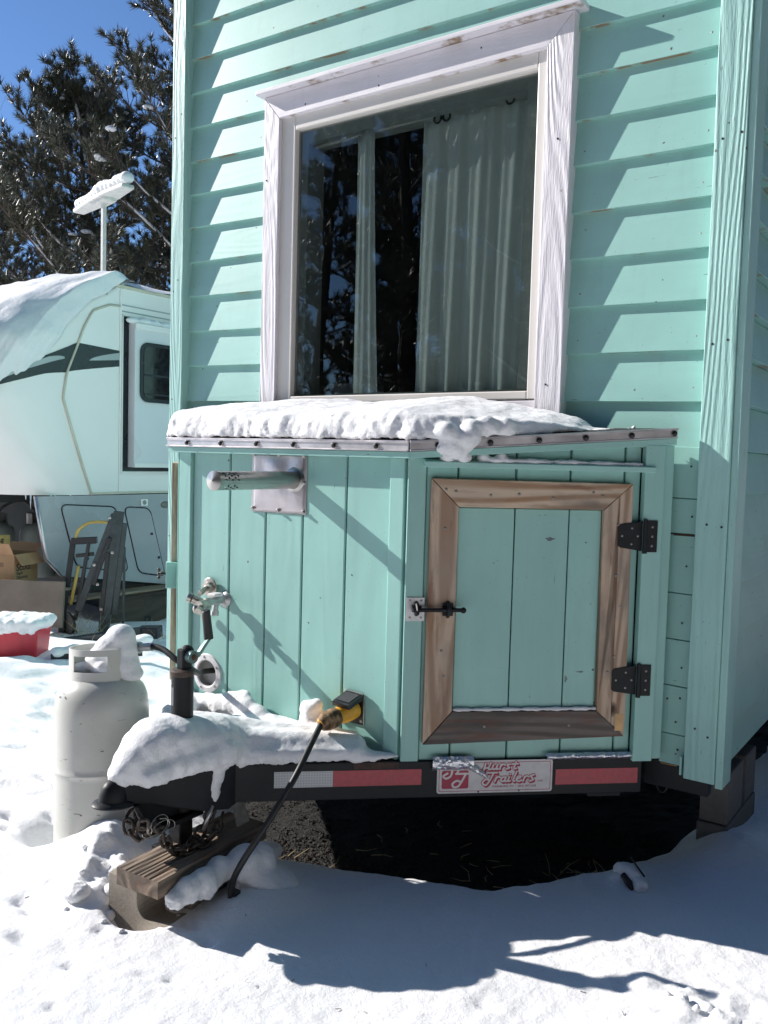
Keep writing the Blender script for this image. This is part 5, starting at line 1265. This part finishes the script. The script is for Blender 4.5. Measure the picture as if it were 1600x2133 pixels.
o = mb.build('snow_layer', M_snowc, None, smooth=True); tag(o, 'flat snow layer along the camper roof behind its nose', 'snow')
bl = [((SX+.055, 2.36+.12*k, 2.625), .052+.004*math.sin(k*2), (.9, 1.6, .75)) for k in range(20)]
snow_thing('snow_layer', bl, 'thin snow strip on top of the camper slide-out', .016, 4, (('CLOUDS', .1, .02),))

# ------------------------------------------------------------------ clutter by the camper
def grey_tank(x, y, lab, txt=False):
    t = empty('gas_cylinder', (x, y, .28), lab, 'gas cylinder'); T = Matrix.Translation((x, y, .28))
    MB().lathe([(.0001, 0), (.14, .0), (.155, .04), (.155, .40), (.14, .455), (.09, .49), (.03, .50), (.0001, .50)], 32, T).build('body', M_gtank, t, smooth='auto')
    MB().lathe([(.085, .46), (.095, .46), (.095, .58), (.085, .58)], 24, T, a0=.5, a1=5.2).build('collar', M_grey, t, smooth='auto')
    MB().tube([(x, y, .77), (x, y, .82), (x+.03, y-.02, .84)], .014, 8).build('valve', M_brass, t)
    if txt:
        lb = MB()
        for i in range(13):
            a = -1.25+1.5*i/12; lb.v += [(x+.1565*math.cos(a), y+.1565*math.sin(a), .575), (x+.1565*math.cos(a), y+.1565*math.sin(a), .675)]
        for i in range(12): lb.f.append((2*i, 2*i+2, 2*i+3, 2*i+1)); lb.mi.append(0)
        l_ = lb.build('label_band', M_yellabel, t)
        a = -.36; p = Vector((x+.158*math.cos(a), y+.158*math.sin(a), .598)); text('BIG PINE', 'lettering', M_blackprint, t, frame(p+Vector((-.02*math.cos(a+1.57)*5, -.02*math.sin(a+1.57)*5, 0)), (math.cos(a+1.57), math.sin(a+1.57), 0)), .062, sx=.55, bold=.002)
    return t
grey_tank(-7.37, 1.60, 'grey gas cylinder with yellow label, left of the pair under the camper', True)
grey_tank(-7.20, 1.90, 'plain grey gas cylinder, right of the pair under the camper')
MB_ = MB().tube(curve_pts([(-7.36, 1.60, .84), (-7.3, 1.62, .72+.2), (-7.22, 1.75, .98), (-7.18, 1.9, .86)]), .012, 8); hz = MB_.build('gas_hose', M_rubber, smooth=True); tag(hz, 'black gas hose joining the two grey cylinders', 'hose')
# cardboard box
CBX = Matrix.Translation((-6.76, 1.35, .335)) @ Matrix.Rotation(R(20), 4, 'Z')
bx_ = empty('cardboard_box', (-6.76, 1.35, .335), 'open brown cardboard box with printed side on the brown panel', 'cardboard box')
t_ = .006; mb = MB(); mb.box(-.16, .16, -.15, -.15+t_, 0, .24, T=CBX); mb.box(-.16, .16, .15-t_, .15, 0, .24, T=CBX); mb.box(-.16, -.16+t_, -.143, .143, 0, .24, T=CBX); mb.box(.16-t_, .16, -.143, .143, 0, .24, T=CBX); mb.box(-.16, .16, -.15, .15, -.004, -.0005, T=CBX); mb.build('carton', M_card, bx_)
for (T_, a, nm) in ((Matrix.Translation((0, -.153, .24)) @ Matrix.Rotation(R(-60), 4, 'X'), (-.155, .155, -.11, 0, 0, .004), 0), (Matrix.Translation((.163, 0, .24)) @ Matrix.Rotation(R(52), 4, 'Y'), (0, .11, -.145, .145, 0, .004), 0), (Matrix.Translation((0, .153, .24)) @ Matrix.Rotation(R(40), 4, 'X'), (-.155, .155, 0, .10, 0, .004), 0)):
    MB().box(*a).build('flap', M_card, bx_, CBX @ T_)
def onface(x, z, side):
    if side == 'f': return CBX @ Matrix.Translation((x, -.1505, z)) @ Matrix.Rotation(R(90), 4, 'X')
    return CBX @ Matrix.Translation((.1605, x, z)) @ Matrix.Rotation(R(90), 4, 'Z') @ Matrix.Rotation(R(90), 4, 'X')
text('5502', 'lettering', M_print, bx_, onface(-.02, .14, 'f'), .045, sx=.9)
text('Scott', 'lettering', M_print, bx_, onface(-.125, .105, 's'), .085, sx=1.0, bold=.002)
text('Rapid\nDissolving', 'lettering', M_print, bx_, onface(-.12, .072, 's'), .034, bold=.001)
# brown panel leaning
pn = MB().box(-.28, .30, -.02, .02, 0, .37).build('brown_panel', M_cardd, None, Matrix.Translation((-6.33, 1.22, .02)) @ Matrix.Rotation(R(33), 4, 'Z') @ Matrix.Rotation(R(-8), 4, 'X'), bevel=.004); tag(pn, 'brown weathered panel standing behind the red cooler', 'panel')
pn = MB().box(-.30, .5, -.18, .16, -.012, .0).build('shelf_board', M_cardd, None, Matrix.Translation((-6.62, 1.33, .325)) @ Matrix.Rotation(R(33), 4, 'Z')); tag(pn, 'brown board under the open cardboard box', 'board')
# dark skirting timber with stencilled letters
tb = MB().box(-6.50, -6.44, 2.05, 5.5, -.28, .16).build('skirting_timber', M_woodb, bevel=.006); tag(tb, 'dark stencilled timber plank under the camper skirt', 'timber')
fr_ = frame((-6.4385, 2.56, .035), (0, 1, 0)); text('O', 'lettering', M_print, tb, frame((-6.439, 2.50, .0), (0, 1, 0)), .15, bold=.002); text('P', 'lettering', M_blackprint, tb, frame((-6.439, 2.50, -.20), (.0, 1, .0)), .17, bold=.004)
text('P O R', 'lettering', M_blackprint, tb, frame((-6.439, 2.85, -.1), (.0, 1, .0)), .17, bold=.002)
lb_ = MB().box(-6.56, -6.36, 1.45, 3.2, .160, .180).build('pale_plank', M_woodl, None, bevel=.003); tag(lb_, 'pale plank lying along the top of the dark timber', 'plank')
# engine hoist
ho = empty('engine_hoist', (-6.0, 1.66, -.10), 'folded dark grey engine hoist with yellow handle leaning by the camper', 'engine hoist')
def bar(p, q, w_, h_, mat, name, T=ho, roll=0, bevel=.004):
    p = Vector(p); q = Vector(q); x = (q-p).normalized(); y = Vector((.82, -.0, 0)); y = (Vector((.75, -.66, 0))-x*x.dot(Vector((.75, -.66, 0)))).normalized(); z = x.cross(y)
    M_ = Matrix.Translation(p) @ Matrix((x, y, z)).transposed().to_4x4()
    return MB().box(0, (q-p).length, -w_/2, w_/2, -h_/2, h_/2).build(name, mat, T, M_, bevel=bevel, seg=1)
bar((-5.96, 1.69, -.04), (-5.90, 1.79, .955), .06, .085, M_hoist, 'upright_post')
bar((-5.905, 1.755, .10), (-5.865, 1.815, .86), .03, .05, M_hoist, 'ram_cover')
bar((-6.135, 1.57, .13), (-5.925, 1.77, .93), .055, .060, M_hoist, 'lift_arm')
bar((-6.005, 1.62, .35), (-5.915, 1.715, .74), .035, .035, M_hoistb, 'arm_brace')
bar((-5.955, 1.665, .10), (-5.925, 1.70, .62), .035, .035, M_hoistb, 'jack_cylinder')
bar((-5.84, 1.79, -.02), (-5.865, 1.82, .66), .025, .022, M_hoist, 'thin_brace')
bar((-6.235, 1.48, -.05), (-6.19, 1.56, .70), .04, .045, M_hoistb, 'leg')
bar((-6.155, 1.56, .05), (-6.075, 1.63, .70), .04, .030, M_hoistb, 'leg')
bar((-6.20, 1.555, .70), (-6.03, 1.67, .715), .05, .055, M_hoistb, 'cross_bar')
bar((-6.17, 1.575, .58), (-6.05, 1.66, .60), .03, .03, M_hoistb, 'cross_bar')
MB().tube(curve_pts([(-6.165, 1.565, .70), (-6.15, 1.58, .79), (-6.09, 1.63, .85), (-6.02, 1.68, .865), (-5.96, 1.73, .86)]), .013, 8).build('handle', M_hy, ho, smooth=True)
MB().tube([(-6.175, 1.53, .18), (-6.13, 1.57, .50)], .014, 8).build('handle_shaft', M_hy, ho, smooth=True)
MB().tube([(-6.20, 1.50, .02), (-6.20, 1.52, .02)], .10, 20).build('wheel', M_rubber, ho)
bar((-6.10, 1.20, -.09), (-5.45, 1.66, .045), .07, .05, M_hoist, 'floor_leg')
bar((-5.50, 1.68, .02), (-5.35, 1.76, .03), .12, .09, M_hoistb, 'caster_bracket')
for (p) in ((-5.93, 1.735, .905), (-5.905, 1.745, .62), (-6.0, 1.64, .52), (-5.975, 1.655, .36), (-5.94, 1.665, .16)): bolt(Vector(p)+Vector((.025, -.035, 0)), (.6, -.8, 0), .010, M_steel, ho, 'bolt', .008)
chain([(-6.11, 1.53, .12), (-6.115, 1.52, .02), (-6.11, 1.53, -.06), (-6.09, 1.52, -.10)], 'bright chain hanging from the tip of the hoist arm', LMs if 0 else LM, .03, name='hoist_chain')
tag(straw_mb(-5.95, 1.55, 70, .12, -.06, (.06, .22), 1.4).build('dead_grass', M_straw), 'pale dead grass sticking up around the hoist foot', 'grass', kind='stuff')
tag(straw_mb(-5.35, 1.75, 30, .10, -.02, (.05, .14), 1.4).build('dead_grass', M_straw), 'tuft of dead grass beside the house corner', 'grass', kind='stuff')
# cooler
CT = Matrix.Translation((-5.76, .76, -.075)) @ Matrix.Rotation(R(35), 4, 'Z') @ Matrix.Scale(.80, 4)
cl_ = empty('cooler', (-5.76, .76, -.06), 'red cooler with white handle and a thick snow top', 'cooler')
mb = MB(); 
for (zz_, kx, ky) in ((0, .92, .88), (.30, 1.0, 1.0)): mb.v += [(-.28*kx, -.17*ky, zz_), (.28*kx, -.17*ky, zz_), (.28*kx, .17*ky, zz_), (-.28*kx, .17*ky, zz_)]
mb.add([], []); mb.f += [(3, 2, 1, 0), (4, 5, 6, 7), (0, 1, 5, 4), (1, 2, 6, 5), (2, 3, 7, 6), (3, 0, 4, 7)]; mb.mi += [0]*6
mb.build('body', M_red, cl_, CT, bevel=.018)
MB().box(-.29, .29, -.18, .18, .302, .345).build('lid', M_coolw, cl_, CT, bevel=.012)
MB().box(-.20, -.14, -.190, -.165, .11, .30).box(-.22, -.12, -.196, -.185, .08, .12).build('handle', M_coolw, cl_, CT, bevel=.006)
bl = [(tuple(CT @ Vector((x, y, .35+rnd(-.006, .01)))), .060, (1.3, 1.3, .75)) for x in (-.26, -.16, -.06, .04, .14, .24) for y in (-.14, -.05, .05, .14)] + [(tuple(CT @ Vector((x, -.19, .335-rnd(0, .04)))), .032) for x in (-.24, -.17, -.12, -.03, .03, .10, .16, .24)] + [(tuple(CT @ Vector((.28, y, .34-rnd(0, .05)))), .032) for y in (-.12, -.04, .04, .12)]
snow_thing('snow_layer', bl, 'thick crusted snow on the lid of the red cooler', .012, 4, (('CLOUDS', .08, .02), ('CLOUDS', .03, .012)))
bl = [((-5.30+.055*k, .93+.05*k, .045+.022*k), .075-.002*k, (1.2, 1.2, .62)) for k in range(8)]; bl = [((-6.02+.075*k, 1.02+.052*k, -.065+.015*k), .070, (1.2, 1.1, .62)) for k in range(6)]
bl = [((-5.36+.06*k, .86+.075*k, .02+.012*k), .060, (1.1, 1.2, .65)) for k in range(7)]
snow_thing('snow_ridge', bl, 'long snow ridge on a dark bar right of the cooler', .012, 6)
bar_ = MB().box(0, .62, -.02, .02, -.02, .02).build('steel_bar', M_hoistb, None, Matrix.Translation((-5.37, .80, .0)) @ Matrix.Rotation(R(51), 4, 'Z'), bevel=.003); tag(bar_, 'dark steel bar under the snow ridge beside the cooler', 'bar')

# ------------------------------------------------------------------ trees
def tuft(mb, p, d, n, ln, wd):
    d = d.normalized(); a = d.orthogonal().normalized(); b_ = d.cross(a)
    for i in range(n):
        th = random.uniform(0, 6.283); sp_ = random.uniform(.25, 1.15); q = (d*math.cos(sp_)+(a*math.cos(th)+b_*math.sin(th))*math.sin(sp_)); l = ln*random.uniform(.65, 1.1)
        s_ = q.cross(Vector((random.uniform(-1, 1), random.uniform(-1, 1), random.uniform(-1, 1)))).normalized()*wd; o = p-d*random.uniform(0, ln*.55)
        k = len(mb.v); mb.v += [tuple(o-s_), tuple(o+s_), tuple(o+q*l)]; mb.f.append((k, k+1, k+2)); mb.mi.append(0)
def pine_meshes(name, H_, rad, seed, zlow=.12, step=.30, needles=26, ln=.17, wd=.0055, snow=60, twigs=7, nobr=0):
    random.seed(seed); cr = MB(); wo = MB(); sn = MB()
    lean = Vector((random.uniform(-.02, .02), random.uniform(-.02, .02), 0))
    tr = [Vector((0, 0, H_*t))+lean*H_*t*t*3+Vector((.06*math.sin(t*7+seed), .06*math.cos(t*6), 0)) for t in np.linspace(0, 1, 14)]
    wo.tube(tr, [max(.02, .24*(H_/12)*(1-t*.93)) for t in np.linspace(0, 1, 14)], 9)
    def trunk(z): t = min(.999, z/H_)*13; i = int(t); return tr[i].lerp(tr[min(i+1, 13)], t-i)
    z = H_*zlow; az = seed
    while z < H_*.98:
        az += 2.4+random.uniform(-.5, .5); t = z/H_; L_ = rad*(math.sin(min(1, (1-t)*1.25+.10)*math.pi/2)**1.0)*random.uniform(.6, 1.12); p = trunk(z); d = Vector((math.cos(az), math.sin(az), random.uniform(-.15, .35)+t*.5)).normalized()
        pts = [p]; dd = d.copy(); nseg = 8
        for k in range(nseg): dd = (dd+Vector((random.uniform(-.16, .16), random.uniform(-.16, .16), random.uniform(-.10, .20)))).normalized(); pts.append(pts[-1]+dd*L_/nseg)
        r0 = max(.012, .016+.028*L_/rad*(1-t)); wo.tube(pts, [r0*(1-.8*k/nseg) for k in range(nseg+1)], 5, cap=False)
        if snow and random.random() < .42:
            sn.tube([pts[k]+Vector((0, 0, .020)) for k in range(1, 7)], [.012, .034, .042, .036, .030, .008], 6, flat=.8)
        for k in range(2, nseg+1):
            for s_ in range(int(twigs*L_/rad/ (2.2))+2):
                q = pts[k-1].lerp(pts[k], random.random()); td = ((pts[k]-pts[k-1]).normalized()*random.uniform(.3, 1)+Vector((random.uniform(-1, 1), random.uniform(-1, 1), random.uniform(-.2, .9)))*.8).normalized(); tl = random.uniform(.18, .55)*(.6+.4*L_/rad)
                e_ = q+td*tl; e_.z += .06; wo.tube([q, q.lerp(e_, .55)+Vector((0, 0, -.02)), e_], [.009, .007, .004], 4, cap=False)
                tuft(cr, e_, td+Vector((0, 0, .35)), needles, ln, wd)
                if random.random() < .6: tuft(cr, q.lerp(e_, .6), td+Vector((0, 0, .3)), int(needles*.6), ln*.85, wd)
                if snow and random.random() < .018: sn.sphere(e_+Vector((0, 0, .02)), random.uniform(.04, .085), 8, 5, random.uniform(.8, 1.5), random.uniform(.8, 1.5), .55)
        z += step*random.uniform(.6, 1.3)*(1 if t < .8 else .6)
    out = []
    for nm, mb, mt, sm in (('crown', cr, M_need, False), ('trunk', wo, M_bark, True), ('branch_snow', sn, M_snowfar, True)):
        if not mb.v: continue
        me = bpy.data.meshes.new(name+'_'+nm); me.from_pydata(mb.v, [], mb.f); me.materials.append(mt)
        if sm: me.polygons.foreach_set('use_smooth', [True]*len(me.polygons))
        out.append((nm, me))
    return out
def put_tree(parts, loc, rz, s, label, group=None, name='pine_tree'):
    W = Matrix.Translation(loc) @ Matrix.Rotation(rz, 4, 'Z') @ Matrix.Scale(s, 4)
    o = bpy.data.objects.new(name, None); COL.objects.link(o); WM[o.name] = W; o.matrix_world = W; tag(o, label, 'pine tree', group)
    for nm, me in parts:
        c = bpy.data.objects.new(nm, me); COL.objects.link(c); c.parent = o
        if nm == 'branch_snow': c['kind'] = 'stuff'
    return o
pA = pine_meshes('big', 14.5, 3.2, 5, .10, .13, 52, .155, .0062, 1, 15)
pB = pine_meshes('mid', 8.6, 3.3, 11, .10, .11, 52, .165, .0065, 1, 15)
pC = pine_meshes('far', 13, 2.8, 23, .06, .24, 30, .24, .011, 1, 7)
pD = pine_meshes('screen', 16, 3.4, 31, .04, .26, 26, .42, .030, 0, 8)
put_tree(pA, (-12.1, 8.55, -.5), 1.0, 1.0, 'tall pine rising beside the green corner board, tallest of the group')
put_tree(pB, (-14.3, 7.6, -.5), 2.2, 1.0, 'broad pine behind the antenna with a rounded top')
put_tree(pB, (-18.0, 7.9, -.5), 4.1, .9, 'dark pine at the left edge above the camper nose')
put_tree(pC, (-19.5, 13.5, -.5), .4, .62, 'farther pine seen between the two nearest pines')
# forest behind the camera that the window mirrors and that shades the sky from the scene
REF = [(-6.8, -12.0, 0, 1.0), (-10.5, -13.0, 1.1, .95), (-4.2, -14.0, 2.3, 1.1), (-8.8, -15.5, 3.3, 1.15), (-13.5, -16.5, 4.0, 1.1), (-12.8, -12.5, 5.1, .8), (-1.5, -12.5, .7, 1.0)]
for i, (x, y, a, s) in enumerate(REF): put_tree(pC, (x, y, -.1), a, s, 'pine in the snowy wood mirrored in the window glass', 'pines mirrored in the window')
random.seed(41)
for (r0, n, a0, a1) in ((13.5, 15, -118, 62), (18, 17, -122, 66), (23, 18, -124, 70)):
    for i in range(n):
        a = R(a0+(a1-a0)*(i+.5)/n+random.uniform(-3, 3)); r = r0+random.uniform(-1.2, 1.2); put_tree(pD, (-1.5+r*math.cos(a), -1.5+r*math.sin(a), -.1), random.uniform(0, 6), random.uniform(.85, 1.15), 'dark pine in the wood behind the camera, seen only mirrored in the window', 'pines of the wood behind the camera')
random.seed(99)
for i in range(26):
    a = random.uniform(-.9, .62); r = random.uniform(34, 60); x = -r*math.cos(a) ; y = r*math.sin(a)+8
    if y < 4+.0*x and x < -8 and y > -30: continue
    put_tree(pC, (x, y, -.6), random.uniform(0, 6), random.uniform(.55, .8), 'distant pine in the wood beyond the camper', 'distant pines beyond the camper')
# bare tree at the left edge
random.seed(5); mb = MB()
def twig(p, d, l, r, depth):
    pts = [p]; dd = d.copy()
    for k in range(5): dd = (dd+Vector((random.uniform(-.12, .12), random.uniform(-.12, .12), random.uniform(-.03, .12)))).normalized(); pts.append(pts[-1]+dd*l/5)
    mb.tube(pts, [r*(1-.13*k) for k in range(6)], 5, cap=False)
    if depth:
        for k in range(2, 6):
            for s_ in range(2 if depth > 1 else 1):
                nd = (dd+Vector((random.uniform(-1, 1), random.uniform(-1, 1), random.uniform(-.2, .8)))*.75).normalized(); twig(pts[k], nd, l*random.uniform(.4, .65), r*.45, depth-1)
twig(Vector((-12.4, 3.6, -.3)), Vector((.0, .0, 1)), 4.0, .06, 0)
for k in range(4): twig(Vector((-12.4, 3.6, 3.5)), Vector((random.uniform(-.3, .30), random.uniform(-.2, .3), 1)).normalized(), random.uniform(1.6, 2.3), .018, 2)
o = mb.build('bare_tree', M_twig, None, pivot=(-12.4, 3.6, -.3), smooth=True); tag(o, 'leafless grey tree with thin twigs at the upper left edge', 'bare tree')
print('objects', len(bpy.data.objects), 'tris', sum(len(m.polygons) for m in bpy.data.meshes))
